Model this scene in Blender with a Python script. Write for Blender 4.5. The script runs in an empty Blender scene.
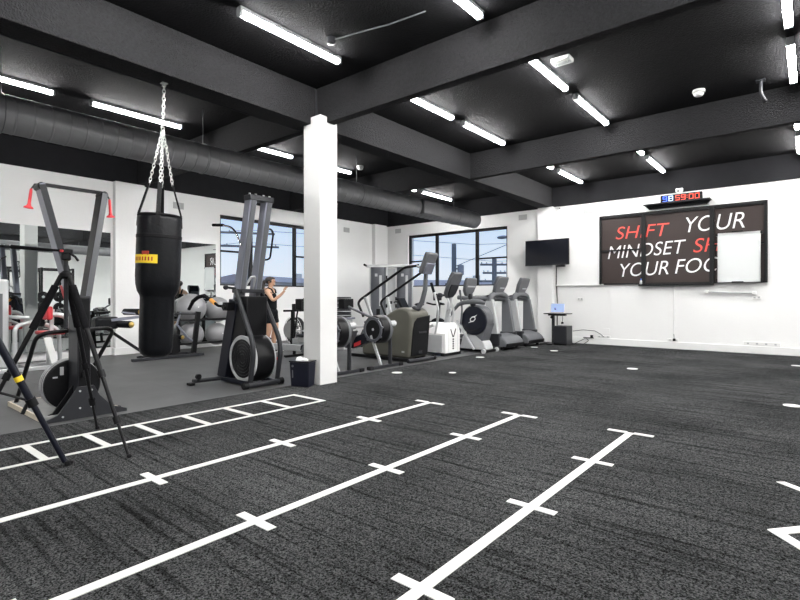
import bpy, bmesh, math, random
from mathutils import Vector, Matrix
random.seed(7)
PI = math.pi
SC = bpy.context.scene
COL = SC.collection

# ---------------------------------------------------------------- materials
def mat(name, col, rough=0.5, metal=0.0, var=0.0, vscale=8.0, bump=0.0, bscale=60.0, coat=0.0, spec=0.5):
    m = bpy.data.materials.new(name); m.use_nodes = True
    nt = m.node_tree; b = nt.nodes['Principled BSDF']
    b.inputs['Base Color'].default_value = (*col, 1)
    b.inputs['Roughness'].default_value = rough
    b.inputs['Metallic'].default_value = metal
    b.inputs['Specular IOR Level'].default_value = spec
    if coat: b.inputs['Coat Weight'].default_value = coat
    tc = nt.nodes.new('ShaderNodeTexCoord')
    n = nt.nodes.new('ShaderNodeTexNoise'); n.inputs['Scale'].default_value = vscale; n.inputs['Detail'].default_value = 5
    nt.links.new(tc.outputs['Object'], n.inputs['Vector'])
    if var > 0:
        mx = nt.nodes.new('ShaderNodeMix'); mx.data_type = 'RGBA'
        mx.inputs['A'].default_value = (*[max(0, c*(1-var)) for c in col], 1)
        mx.inputs['B'].default_value = (*[min(1, c*(1+var)) for c in col], 1)
        nt.links.new(n.outputs['Fac'], mx.inputs['Factor'])
        nt.links.new(mx.outputs['Result'], b.inputs['Base Color'])
    if bump > 0:
        n2 = nt.nodes.new('ShaderNodeTexNoise'); n2.inputs['Scale'].default_value = bscale; n2.inputs['Detail'].default_value = 4
        nt.links.new(tc.outputs['Object'], n2.inputs['Vector'])
        bp = nt.nodes.new('ShaderNodeBump'); bp.inputs['Strength'].default_value = bump; bp.inputs['Distance'].default_value = 0.02
        nt.links.new(n2.outputs['Fac'], bp.inputs['Height'])
        nt.links.new(bp.outputs['Normal'], b.inputs['Normal'])
    return m

def emit(name, col, strength):
    m = bpy.data.materials.new(name); m.use_nodes = True
    nt = m.node_tree; b = nt.nodes['Principled BSDF']
    b.inputs['Base Color'].default_value = (0.02, 0.02, 0.02, 1)
    b.inputs['Emission Color'].default_value = (*col, 1)
    b.inputs['Emission Strength'].default_value = strength
    return m

def glass_mat():
    m = bpy.data.materials.new('window_glass'); m.use_nodes = True
    nt = m.node_tree; nt.nodes.clear()
    o = nt.nodes.new('ShaderNodeOutputMaterial'); mx = nt.nodes.new('ShaderNodeMixShader')
    t = nt.nodes.new('ShaderNodeBsdfTransparent'); g = nt.nodes.new('ShaderNodeBsdfGlossy')
    t.inputs['Color'].default_value = (0.96, 0.98, 1, 1); g.inputs['Roughness'].default_value = 0.02
    f = nt.nodes.new('ShaderNodeFresnel'); f.inputs['IOR'].default_value = 1.35
    nt.links.new(f.outputs[0], mx.inputs[0]); nt.links.new(t.outputs[0], mx.inputs[1]); nt.links.new(g.outputs[0], mx.inputs[2])
    nt.links.new(mx.outputs[0], o.inputs[0])
    return m

def turf_mat():
    m = bpy.data.materials.new('grey_turf'); m.use_nodes = True
    nt = m.node_tree; b = nt.nodes['Principled BSDF']; L = nt.links.new
    b.inputs['Roughness'].default_value = 1.0; b.inputs['Specular IOR Level'].default_value = 0.0
    tc = nt.nodes.new('ShaderNodeTexCoord')
    n1 = nt.nodes.new('ShaderNodeTexNoise'); n1.inputs['Scale'].default_value = 130; n1.inputs['Detail'].default_value = 4; n1.inputs['Roughness'].default_value = 0.7
    L(tc.outputs['Object'], n1.inputs['Vector'])
    r1 = nt.nodes.new('ShaderNodeValToRGB')
    r1.color_ramp.elements[0].position = 0.42; r1.color_ramp.elements[0].color = (0.006, 0.0062, 0.0065, 1)
    r1.color_ramp.elements[1].position = 0.64; r1.color_ramp.elements[1].color = (0.118, 0.12, 0.123, 1)
    L(n1.outputs['Fac'], r1.inputs['Fac'])
    # pile streaks running across the lane
    mp = nt.nodes.new('ShaderNodeMapping'); mp.inputs['Scale'].default_value = (0.5, 20, 1)
    L(tc.outputs['Object'], mp.inputs['Vector'])
    n2 = nt.nodes.new('ShaderNodeTexNoise'); n2.inputs['Scale'].default_value = 1.3; n2.inputs['Detail'].default_value = 4; n2.inputs['Roughness'].default_value = 0.65
    L(mp.outputs['Vector'], n2.inputs['Vector'])
    r2 = nt.nodes.new('ShaderNodeValToRGB')
    r2.color_ramp.elements[0].position = 0.34; r2.color_ramp.elements[0].color = (0.36, 0.36, 0.36, 1)
    r2.color_ramp.elements[1].position = 0.50; r2.color_ramp.elements[1].color = (1, 1, 1, 1)
    L(n2.outputs['Fac'], r2.inputs['Fac'])
    n3 = nt.nodes.new('ShaderNodeTexNoise'); n3.inputs['Scale'].default_value = 0.9; n3.inputs['Detail'].default_value = 3
    L(tc.outputs['Object'], n3.inputs['Vector'])
    r3 = nt.nodes.new('ShaderNodeValToRGB')
    r3.color_ramp.elements[0].position = 0.3; r3.color_ramp.elements[0].color = (0.66, 0.66, 0.66, 1)
    r3.color_ramp.elements[1].position = 0.7; r3.color_ramp.elements[1].color = (1.25, 1.25, 1.25, 1)
    L(n3.outputs['Fac'], r3.inputs['Fac'])
    def mul(a, c):
        x = nt.nodes.new('ShaderNodeMix'); x.data_type = 'RGBA'; x.blend_type = 'MULTIPLY'; x.inputs['Factor'].default_value = 1
        L(a, x.inputs['A']); L(c, x.inputs['B']); return x.outputs['Result']
    L(mul(mul(r1.outputs['Color'], r2.outputs['Color']), r3.outputs['Color']), b.inputs['Base Color'])
    bp = nt.nodes.new('ShaderNodeBump'); bp.inputs['Strength'].default_value = 0.7; bp.inputs['Distance'].default_value = 0.01
    L(n1.outputs['Fac'], bp.inputs['Height']); L(bp.outputs['Normal'], b.inputs['Normal'])
    return m

def rubber_mat():
    m = bpy.data.materials.new('rubber_tiles'); m.use_nodes = True
    nt = m.node_tree; b = nt.nodes['Principled BSDF']; L = nt.links.new
    b.inputs['Roughness'].default_value = 0.5; b.inputs['Specular IOR Level'].default_value = 0.35
    tc = nt.nodes.new('ShaderNodeTexCoord')
    br = nt.nodes.new('ShaderNodeTexBrick')
    br.offset = 0.0; br.inputs['Scale'].default_value = 1.0
    br.inputs['Brick Width'].default_value = 1.0; br.inputs['Row Height'].default_value = 1.0
    br.inputs['Mortar Size'].default_value = 0.004; br.inputs['Mortar Smooth'].default_value = 0.3
    br.inputs['Color1'].default_value = (0.076, 0.077, 0.079, 1); br.inputs['Color2'].default_value = (0.067, 0.068, 0.07, 1)
    br.inputs['Mortar'].default_value = (0.03, 0.03, 0.03, 1)
    L(tc.outputs['Object'], br.inputs['Vector'])
    n = nt.nodes.new('ShaderNodeTexNoise'); n.inputs['Scale'].default_value = 2.2; n.inputs['Detail'].default_value = 6
    L(tc.outputs['Object'], n.inputs['Vector'])
    r = nt.nodes.new('ShaderNodeValToRGB')
    r.color_ramp.elements[0].position = 0.3; r.color_ramp.elements[0].color = (0.75, 0.75, 0.75, 1)
    r.color_ramp.elements[1].position = 0.7; r.color_ramp.elements[1].color = (1.15, 1.15, 1.15, 1)
    L(n.outputs['Fac'], r.inputs['Fac'])
    x = nt.nodes.new('ShaderNodeMix'); x.data_type = 'RGBA'; x.blend_type = 'MULTIPLY'; x.inputs['Factor'].default_value = 1
    L(br.outputs['Color'], x.inputs['A']); L(r.outputs['Color'], x.inputs['B']); L(x.outputs['Result'], b.inputs['Base Color'])
    n4 = nt.nodes.new('ShaderNodeTexNoise'); n4.inputs['Scale'].default_value = 160
    L(tc.outputs['Object'], n4.inputs['Vector'])
    bp = nt.nodes.new('ShaderNodeBump'); bp.inputs['Strength'].default_value = 0.15; bp.inputs['Distance'].default_value = 0.005
    L(n4.outputs['Fac'], bp.inputs['Height']); L(bp.outputs['Normal'], b.inputs['Normal'])
    return m

M = dict(
    wall=mat('white_wall_paint', (0.85, 0.85, 0.845), 0.7, var=0.03, vscale=1.5, bump=0.08, bscale=25),
    colw=mat('white_column_paint', (0.68, 0.68, 0.675), 0.6, var=0.03, vscale=3),
    trimw=mat('white_trim_paint', (0.85, 0.85, 0.845), 0.5),
    ceil=mat('black_ceiling_paint', (0.006, 0.006, 0.007), 0.95, var=0.3, vscale=6, spec=0.12, bump=0.5, bscale=45),
    beam=mat('black_textured_concrete', (0.019, 0.019, 0.0205), 0.85, var=0.4, vscale=34, spec=0.12, bump=0.9, bscale=55),
    band=mat('charcoal_wall_paint', (0.015, 0.015, 0.017), 0.8, var=0.2, vscale=5, spec=0.1, bump=0.2, bscale=40),
    duct=mat('dark_painted_duct', (0.19, 0.19, 0.20), 0.55, 0.1, var=0.15, vscale=5),
    black=mat('black_metal', (0.006, 0.006, 0.007), 0.34, 0.0, var=0.2, vscale=12, spec=0.2),
    blackm=mat('black_matte_plastic', (0.006, 0.006, 0.007), 0.5, var=0.2, vscale=9, spec=0.18),
    foam=mat('black_foam', (0.008, 0.008, 0.009), 0.9, spec=0.08, bump=0.2, bscale=120),
    dark=mat('dark_grey_metal', (0.024, 0.025, 0.029), 0.38, 0.1, spec=0.3, var=0.12, vscale=9),
    navy=mat('blue_black_metal', (0.008, 0.009, 0.016), 0.3, 0.0, spec=0.25),
    steel=mat('steel_grey_paint', (0.24, 0.25, 0.30), 0.32, 0.5, var=0.08, vscale=6),
    shroud=mat('slate_shroud', (0.10, 0.105, 0.12), 0.3, 0.3),
    grey=mat('mid_grey_plastic', (0.105, 0.109, 0.118), 0.45, var=0.08, vscale=6),
    lgrey=mat('light_grey_plastic', (0.43, 0.44, 0.45), 0.4, var=0.05, vscale=6),
    silver=mat('silver_paint', (0.62, 0.63, 0.64), 0.3, 0.6),
    chrome=mat('chrome', (0.75, 0.76, 0.78), 0.15, 1.0),
    white=mat('white_plastic', (0.78, 0.78, 0.77), 0.35),
    markw=mat('white_turf_inlay', (0.66, 0.66, 0.64), 0.9, var=0.1, vscale=90, bump=0.4, bscale=120),
    olive=mat('olive_grey_shell', (0.105, 0.103, 0.086), 0.35, 0.25, var=0.08, vscale=4),
    red=mat('red_vinyl', (0.55, 0.03, 0.04), 0.45),
    redp=mat('red_plastic', (0.72, 0.05, 0.06), 0.4),
    yellow=mat('yellow_band', (0.85, 0.62, 0.03), 0.45),
    gold=mat('gold_metal', (0.75, 0.52, 0.16), 0.28, 0.9),
    orange=mat('orange_grip', (0.8, 0.35, 0.05), 0.5),
    leather=mat('black_leather', (0.005, 0.0055, 0.007), 0.33, spec=0.2, var=0.3, vscale=10, bump=0.25, bscale=18),
    ball=mat('silver_grey_rubber', (0.27, 0.27, 0.28), 0.28, 0.1, var=0.05, vscale=4),
    screenoff=mat('dark_screen', (0.010, 0.011, 0.016), 0.12, 0.0, spec=0.35),
    film=mat('dark_brown_window_film', (0.045, 0.034, 0.032), 0.5, spec=0.25, var=0.1, vscale=2),
    frame=mat('black_window_frame', (0.008, 0.008, 0.009), 0.45, spec=0.3),
    signw=mat('white_vinyl_lettering', (0.85, 0.85, 0.85), 0.5),
    signr=mat('red_vinyl_lettering', (0.75, 0.09, 0.07), 0.5),
    wb=mat('whiteboard_enamel', (0.66, 0.68, 0.68), 0.18),
    plat=mat('grey_platform_carpet', (0.22, 0.22, 0.22), 0.8, var=0.1, vscale=30),
    wood=mat('pale_plywood_edge', (0.62, 0.55, 0.44), 0.6, var=0.15, vscale=20),
    skin=mat('skin', (0.55, 0.33, 0.22), 0.5),
    hair=mat('dark_brown_hair', (0.035, 0.028, 0.026), 0.5, bump=0.4, bscale=60),
    cloth=mat('black_sports_fabric', (0.008, 0.009, 0.011), 0.9, spec=0.1),
    bluep=mat('blue_plastic', (0.03, 0.14, 0.6), 0.4),
    bag=mat('white_bin_liner', (0.75, 0.75, 0.77), 0.4),
    cable=mat('black_cable', (0.015, 0.015, 0.015), 0.6),
    chain=mat('galvanised_chain', (0.62, 0.64, 0.62), 0.3, 0.85),
    roof=mat('blue_grey_roof', (0.42, 0.36, 0.40), 0.7, var=0.1, vscale=2),
    house=mat('pale_house_wall', (0.62, 0.6, 0.6), 0.8),
    pole=mat('weathered_timber_pole', (0.17, 0.18, 0.21), 0.9, spec=0.1),
    leaf=mat('foliage', (0.12, 0.17, 0.12), 0.9, var=0.4, vscale=3),
    ground=mat('street_ground', (0.3, 0.3, 0.3), 0.9),
    vent=mat('grey_vent_brick', (0.45, 0.45, 0.45), 0.7),
    mirror=mat('mirror', (0.82, 0.86, 0.85), 0.01, 1.0),
    tube=emit('led_tube', (1.0, 0.99, 0.97), 33.0), tubeb=emit('led_tube_bright', (1.0, 0.99, 0.97), 215.0),
    scr=emit('laptop_display', (0.42, 0.58, 1.0), 1.2),
    scrd=mat('laptop_window', (0.1, 0.12, 0.25), 0.4),
    ledb=emit('blue_led', (0.05, 0.15, 1.0), 4.0),
    ledw=emit('blue_white_led', (0.5, 0.65, 1.0), 3.5),
    ledr=emit('red_led', (1.0, 0.07, 0.03), 2.6),
    glass=glass_mat(), turf=turf_mat(), rubber=rubber_mat(),
)

# ---------------------------------------------------------------- mesh builder
def basis(d):
    d = Vector(d).normalized()
    a = Vector((0, 0, 1)) if abs(d.z) < 0.9 else Vector((1, 0, 0))
    u = d.cross(a).normalized(); v = d.cross(u).normalized()
    return u, v

def fillet(pts, r, n=6):
    pts = [Vector(p) for p in pts]; out = [pts[0]]
    for i in range(1, len(pts)-1):
        a, b, c = pts[i-1], pts[i], pts[i+1]
        da, dc = (a-b), (c-b); rr = min(r, da.length*0.48, dc.length*0.48)
        p, q = b+da.normalized()*rr, b+dc.normalized()*rr
        for k in range(n+1):
            t = k/n; out.append(p*(1-t)**2 + b*2*t*(1-t) + q*t*t)
    out.append(pts[-1]); return out

class MB:
    def __init__(s): s.v = []; s.f = []
    def add(s, vs, fs):
        o = len(s.v); s.v += [Vector(v) for v in vs]; s.f += [[i+o for i in f] for f in fs]; return s
    def box(s, x0, x1, y0, y1, z0, z1):
        return s.add([(x0,y0,z0),(x1,y0,z0),(x1,y1,z0),(x0,y1,z0),(x0,y0,z1),(x1,y0,z1),(x1,y1,z1),(x0,y1,z1)],
                     [[0,3,2,1],[4,5,6,7],[0,1,5,4],[1,2,6,5],[2,3,7,6],[3,0,4,7]])
    def hexa(s, low, high):          # four corner points below, four above
        return s.add(list(low)+list(high), [[0,3,2,1],[4,5,6,7],[0,1,5,4],[1,2,6,5],[2,3,7,6],[3,0,4,7]])
    def bar(s, p, q, w, h, side=None):   # rectangular section: w along 'side', h across
        p, q = Vector(p), Vector(q); d = (q-p).normalized()
        if side is None: u, _ = basis(d)
        else: u = Vector(side); u = (u - d*u.dot(d)).normalized()
        v = d.cross(u).normalized()
        c = lambda o: [o-u*w/2-v*h/2, o+u*w/2-v*h/2, o+u*w/2+v*h/2, o-u*w/2+v*h/2]
        return s.add(c(p)+c(q), [[0,3,2,1],[4,5,6,7],[0,1,5,4],[1,2,6,5],[2,3,7,6],[3,0,4,7]])
    def tube(s, pts, r, n=10, closed=False):
        pts = [Vector(p) for p in pts]; k = len(pts)
        rs = r if isinstance(r, (list, tuple)) else [r]*k
        vs = []; pu = None
        for i, p in enumerate(pts):
            if closed: d = (pts[(i+1) % k]-pts[i-1])
            else: d = pts[min(i+1, k-1)]-pts[max(i-1, 0)]
            d.normalize()
            if pu is None: u, _ = basis(d)
            else:
                u = pu - d*pu.dot(d)
                u = u.normalized() if u.length > 1e-6 else basis(d)[0]
            pu = u; w = d.cross(u)
            for j in range(n):
                a = 2*PI*j/n; vs.append(p+(u*math.cos(a)+w*math.sin(a))*rs[i])
        fs = []
        for i in range(k if closed else k-1):
            i2 = (i+1) % k
            for j in range(n):
                j2 = (j+1) % n; fs.append([i*n+j, i*n+j2, i2*n+j2, i2*n+j])
        if not closed: fs += [list(range(n))[::-1], [(k-1)*n+j for j in range(n)]]
        return s.add(vs, fs)
    def cyl(s, p, q, r, n=24): return s.tube([p, q], r, n)
    def lathe(s, o, axis, prof, n=32, cap=True):   # prof: (radius, distance along the axis)
        o = Vector(o); d = Vector(axis).normalized(); u, w = basis(d); w = d.cross(u)
        vs = []; k = len(prof)
        for r, t in prof:
            for j in range(n):
                a = 2*PI*j/n; vs.append(o+d*t+(u*math.cos(a)+w*math.sin(a))*max(r, 1e-4))
        fs = [[i*n+j, i*n+(j+1) % n, (i+1)*n+(j+1) % n, (i+1)*n+j] for i in range(k-1) for j in range(n)]
        if cap: fs += [list(range(n))[::-1], [(k-1)*n+j for j in range(n)]]
        return s.add(vs, fs)
    def prism(s, poly, axis, a, b):
        def P(p, t):
            return {'x': (t, p[0], p[1]), 'y': (p[0], t, p[1]), 'z': (p[0], p[1], t)}[axis]
        n = len(poly)
        return s.add([P(p, a) for p in poly]+[P(p, b) for p in poly],
                     [list(range(n)), [n+i for i in range(n)][::-1]]+[[i, (i+1) % n, n+(i+1) % n, n+i] for i in range(n)])
    def ball(s, c, r, n=24, m=14):
        c = Vector(c); rx, ry, rz = r if isinstance(r, (tuple, list)) else (r, r, r)
        vs = [c+Vector((0, 0, -rz))]
        for i in range(1, m):
            t = -PI/2+PI*i/m
            for j in range(n):
                a = 2*PI*j/n; vs.append(c+Vector((rx*math.cos(t)*math.cos(a), ry*math.cos(t)*math.sin(a), rz*math.sin(t))))
        vs.append(c+Vector((0, 0, rz))); e = len(vs)-1
        fs = [[0, 1+(j+1) % n, 1+j] for j in range(n)]
        for i in range(m-2):
            for j in range(n):
                a, b = 1+i*n+j, 1+i*n+(j+1) % n; fs.append([a, b, b+n, a+n])
        fs += [[e, 1+(m-2)*n+j, 1+(m-2)*n+(j+1) % n] for j in range(n)]
        return s.add(vs, fs)
    def torus(s, c, axis, R, r, n=28, m=8, stretch=None):
        c = Vector(c); d = Vector(axis).normalized(); u, w = basis(d)
        pts = [c+(u*math.cos(2*PI*i/n)+w*math.sin(2*PI*i/n))*R for i in range(n)]
        return s.tube(pts, r, m, closed=True)
    def xf(s, mtx, start=0):
        for i in range(start, len(s.v)): s.v[i] = mtx @ s.v[i]
        return s

def top(o):
    while o.parent: o = o.parent
    return o

def P(name, mb, m, parent=None, bevel=0.0, label=None, seg=2, local=False, smooth=38, kind=None):
    off = Vector((0, 0, 0)) if (local or parent is None) else top(parent).location
    me = bpy.data.meshes.new(name)
    me.from_pydata([tuple(v-off) for v in mb.v], [], mb.f)
    bm = bmesh.new(); bm.from_mesh(me); bmesh.ops.recalc_face_normals(bm, faces=bm.faces); bm.to_mesh(me); bm.free()
    me.polygons.foreach_set('use_smooth', [True]*len(me.polygons))
    me.set_sharp_from_angle(angle=math.radians(smooth))
    me.materials.append(M[m] if isinstance(m, str) else m)
    o = bpy.data.objects.new(name, me); COL.objects.link(o)
    if parent: o.parent = parent
    if bevel > 0:
        b = o.modifiers.new('edge', 'BEVEL'); b.width = bevel; b.segments = seg; b.limit_method = 'ANGLE'; b.angle_limit = math.radians(40)
    if label: o['label'] = label
    if kind: o['kind'] = kind
    return o

def tag(o, label, cat, group=None):
    o['label'] = label; o['category'] = cat
    if group: o['group'] = group
    return o
def T(name, label, cat, loc=(0, 0, 0), rz=0.0, group=None):
    o = bpy.data.objects.new(name, None); COL.objects.link(o); o.empty_display_size = 0.1
    o.location = loc; o.rotation_euler = (0, 0, rz)
    return tag(o, label, cat, group)
def S(name, mb, m, bevel=0.0, parent=None):
    o = P(name, mb, m, parent, bevel)
    if parent is None: o['kind'] = 'structure'
    return o
def dup(o, parent=None, loc=None, label=None, rz=None):
    c = o.copy(); COL.objects.link(c)
    if parent: c.parent = parent
    if loc is not None: c.location = loc
    if rz is not None: c.rotation_euler = (0, 0, rz)
    if label: c['label'] = label
    for ch in list(o.children): dup(ch, c)
    return c
def baked(mesh_obj):
    dg = bpy.context.evaluated_depsgraph_get()
    me = bpy.data.meshes.new_from_object(mesh_obj.evaluated_get(dg))
    return me
def centred(mb):
    """origin for a one-mesh thing: middle of its footprint, at its base"""
    xs = [v.x for v in mb.v]; ys = [v.y for v in mb.v]; zs = [v.z for v in mb.v]
    return Vector(((min(xs)+max(xs))/2, (min(ys)+max(ys))/2, min(zs)))
def one(name, mb, m, label, cat, group=None, bevel=0.0):
    c = centred(mb); mb.v = [v-c for v in mb.v]
    o = P(name, mb, m, None, bevel); o.location = c
    return tag(o, label, cat, group)

# ---------------------------------------------------------------- room
XL, XR, YB, YF = -10.75, 6.0, 12.36, -5.0
TURF = -5.2
HB, HC = 3.45, 3.95
def wall_with_hole(along, c0, c1, h0, h1, a0, a1, z0, z1, hi=HB):
    """wall slab; 'along' is the axis it runs along, c0..c1 its thickness, the hole a0..a1 x z0..z1"""
    m = MB()
    def b(p0, p1, q0, q1):
        if along == 'y': m.box(c0, c1, p0, p1, q0, q1)
        else: m.box(p0, p1, c0, c1, q0, q1)
    b(h0, a0, 0, hi); b(a1, h1, 0, hi); b(a0, a1, 0, z0); b(a0, a1, z1, hi)
    return m
S('floor', MB().box(XL-0.3, TURF, YF-0.3, YB+0.3, -0.1, 0.0), 'rubber')
S('turf_floor', MB().box(TURF, XR+0.3, YF-0.3, YB+0.3, -0.1, 0.004), 'turf')
W1 = (6.34, 9.48, 1.41, 3.10); W2 = (-9.90, -6.42, 1.46, 3.10)
S('wall_left', wall_with_hole('y', XL-0.3, XL, YF-0.3, YB+0.3, *W1), 'wall')
m = wall_with_hole('x', YB, YB+0.3, XL, XR, *W2)
S('wall_back', m, 'wall')
S('wall_right', MB().box(XR, XR+0.3, YF-0.3, YB+0.3, 0, HB), 'wall')
S('wall_rear', MB().box(XL, XR, YF-0.3, YF, 0, HB), 'wall')
S('ceiling', MB().box(XL-0.3, XR+0.3, YF-0.3, YB+0.3, HC, HC+0.2), 'ceil')
# charcoal band above the white walls
S('trim_1', MB().box(XL-0.3, XL+0.02, YF, YB+0.3, HB, HC), 'band')
S('trim_2', MB().box(XL, XR, YB-0.02, YB+0.3, HB, HC), 'band')
S('trim_3', MB().box(XR-0.02, XR+0.3, YF, YB, HB, HC), 'band')
S('trim_4', MB().box(XL, XR, YF-0.3, YF+0.02, HB, HC), 'band')
# beams
bmx = 0.004
S('ceiling_beam', MB().box(-5.46, -5.14, YF+.02, YB-.02, HB, HC), 'beam', 0.006)
for y0, y1, zz in ((4.45, 4.58, HB+bmx), (8.36, 8.49, HB+bmx), (0.0, 0.13, HB+bmx)):
    S('ceiling_beam', MB().box(-5.14, XR-.02, y0, y1, zz, HC), 'beam', 0.006)
    S('ceiling_beam', MB().box(XL+.02, -5.46, y0, y1, zz, HC), 'beam', 0.006)
# column and pilasters
S('ceiling_beam', MB().box(0.9, 1.2, YF+.02, -0.0, HB, HC).box(0.9, 1.2, 0.13, 4.45, HB, HC).box(0.9, 1.2, 4.58, 8.36, HB, HC).box(0.9, 1.2, 8.49, YB-.02, HB, HC), 'beam')
S('column', MB().box(-5.26, -4.93, 4.33, 4.63, 0.0, 3.445).box(-5.12, -4.931, 4.331, 4.629, 3.40, 3.53), 'colw', 0.004)
S('pilaster', MB().box(XL, XL+0.14, 4.00, 4.56, 0, HB), 'wall', 0.006)
S('pilaster', MB().box(XL, XL+0.14, 11.6, 12.15, 0, HB), 'wall', 0.006)
S('pilaster', MB().box(-5.47, -5.07, YB-0.16, YB, 0, HB), 'wall', 0.006)
# skirting
S('baseboard_back', MB().box(-5.07, XR, YB-0.035, YB, 0.004, 0.16).box(XL, -5.47, YB-0.03, YB, 0, 0.14), 'trimw', 0.006)
S('baseboard_left', MB().box(XL, XL+0.03, YF, 4.0, 0, 0.14).box(XL, XL+.17, 3.97, 4.59, 0, .14).box(XL, XL+0.03, 4.56, YB, 0, 0.14), 'trimw', 0.006)
S('trim_5', MB().box(-5.02, -3.85, YB-0.05, YB, 1.43, 1.462), 'trimw', 0.004)

# windows with panes
def window(name, along, c, a0, a1, z0, z1, mull, trans):
    f = MB(); fw = 0.06; d = 0.035
    def b(p0, p1, q0, q1, mb=f, dd=d):
        if along == 'y': mb.box(c-dd, c+dd, p0, p1, q0, q1)
        else: mb.box(p0, p1, c-dd, c+dd, q0, q1)
    b(a0, a1, z1-fw*1.3, z1); b(a0, a1, z0, z0+fw*0.8); b(a0, a0+fw, z0, z1); b(a1-fw, a1, z0, z1)
    for q in mull: b(q-0.045, q+0.045, z0, z1)
    ed = [a0]+mull+[a1]
    for i, zt in trans: b(ed[i], ed[i+1], zt-0.022, zt+0.022)
    w = P('frame', f, 'frame', None, 0.003); w.name = name; w['kind'] = 'structure'
    g = MB(); b(a0+0.03, a1-0.03, z0+0.03, z1-0.03, g, 0.003)
    P('pane', g, 'glass', w)
    s = MB()
    if along == 'y': s.box(XL-0.3, XL, a0, a1, z0-0.001, z0+0.012)
    else: s.box(a0, a1, YB, YB+0.3, z0-0.001, z0+0.012)
    P('sill', s, 'trimw', w)
window('window_1', 'y', XL-0.10, *W1[:2], *W1[2:], [7.23, 8.60], [(0, 2.25), (2, 2.25)])
window('window_2', 'x', YB+0.10, *W2[:2], *W2[2:], [-8.83, -7.42], [(0, 2.27), (2, 2.25)])

# ---------------------------------------------------------------- mirrors
def mirror(y0, y1, z0, z1, label, tilt=0.0):
    cy = (y0+y1)/2
    t = T('wall_mirror', label, 'mirror', (XL+0.03+math.sin(tilt)*(y1-y0)/2, cy, z0), tilt, 'wall mirrors')
    P('mirror_glass', MB().box(-0.006, 0.006, y0-cy, y1-cy, 0, z1-z0), 'mirror', t, local=True)
    P('backing', MB().box(-0.016, -0.007, y0-cy+.01, y1-cy-.01, 0.01, z1-z0-.01), 'blackm', t, local=True)
mirror(0.60, 3.95, 0.16, 2.42, 'tall wall mirror behind the black ski trainer', math.radians(2.5))
mirror(4.77, 6.21, 0.16, 2.37, 'wall mirror above the silver exercise balls, beside the window', math.radians(1.75))

# ---------------------------------------------------------------- ceiling tube lights
def light_proto():
    t = T('ceiling_light', '', 'ceiling light', (0, 0, 0), 0, 'ceiling tube lights')
    L = 1.33
    P('housing', MB().box(-0.035, 0.035, -L/2, L/2, 0.0, 0.045), 'lgrey', t, 0.006, local=True)
    d = MB(); pr = [(-0.033, 0.0), (-0.036, -0.014), (-0.026, -0.036), (0, -0.044), (0.026, -0.036), (0.036, -0.014), (0.033, 0.0)]
    d.prism(pr, 'y', -L/2+0.03, L/2-0.03); P('diffuser', d, 'tube', t, local=True)
    for e in (-1, 1):
        P('end_cap', MB().box(-0.038, 0.038, e*(L/2-0.014)-0.016, e*(L/2-0.014)+0.016, -0.046, 0.03), 'lgrey', t, 0.008, local=True)
    return t
rows = [(-7.85, [(0.85, 2.2), (2.63, 3.95), (4.95, 6.18), (6.5, 7.78), (8.95, 10.12), (10.38, 11.75)], 'above the round ventilation duct'),
        (-4.25, [(0.95, 2.3), (2.7, 4.03), (5.2, 6.4), (6.7, 8.05), (8.95, 10.2), (10.55, 11.95)], 'in the row just right of the long beam'),
        (-2.50, [(1.2, 2.55), (2.9, 4.26), (5.2, 6.46), (6.8, 8.15), (8.95, 10.3), (10.66, 12.04)], 'in the middle row, in line with the brown sign'),
        (-0.18, [(1.2, 2.55), (2.9, 4.26), (5.05, 6.38), (6.79, 8.07), (9.05, 10.36), (10.74, 12.1)], 'in the row at the right photo edge'),
        (2.2, [(1.2, 2.55), (2.9, 4.26), (5.05, 6.38), (6.79, 8.07), (9.05, 10.36), (10.74, 12.1)], 'in the row over the power racks'),  # this row and the next are out of view, added for even room light
        (4.4, [(1.2, 2.55), (2.9, 4.26), (5.05, 6.38), (6.79, 8.07), (9.05, 10.36), (10.74, 12.1)], 'in the row beside the right wall')]
ORD = ['nearest', 'second nearest', 'third nearest', 'third farthest', 'second farthest', 'farthest']
proto = None
for x, segs, where in rows:
    for k, (a, b) in enumerate(segs):
        lab = f'white LED tube light, {ORD[k]} {where}'
        if proto is None:
            proto = light_proto(); proto['label'] = lab; o = proto; o.location = (x, (a+b)/2, 3.904)
        else:
            o = dup(proto, None, (x, (a+b)/2, 3.904), lab)
        o.scale = (1, (b-a)/1.33, 1)
        if x < -7: [c for c in o.children if c.name.startswith('diffuser')][0].material_slots[0].link = 'OBJECT'; [c for c in o.children if c.name.startswith('diffuser')][0].material_slots[0].material = M['tubeb']
for k, (x, y) in enumerate([(-7.85, -1.2), (-4.25, -1.2), (-0.18, -1.2), (2.2, -1.2), (-7.85, -3.2), (-4.25, -3.2), (-0.18, -3.2), (2.2, -3.2)]):  # unseen tubes behind the camera, added to help light the room
    dup(proto, None, (x, y, 3.904), f'white LED tube light behind the viewer, {["first", "second", "third", "fourth"][k % 4]} from the mirrors, {["nearer", "rear"][k//4]} group')

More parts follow.
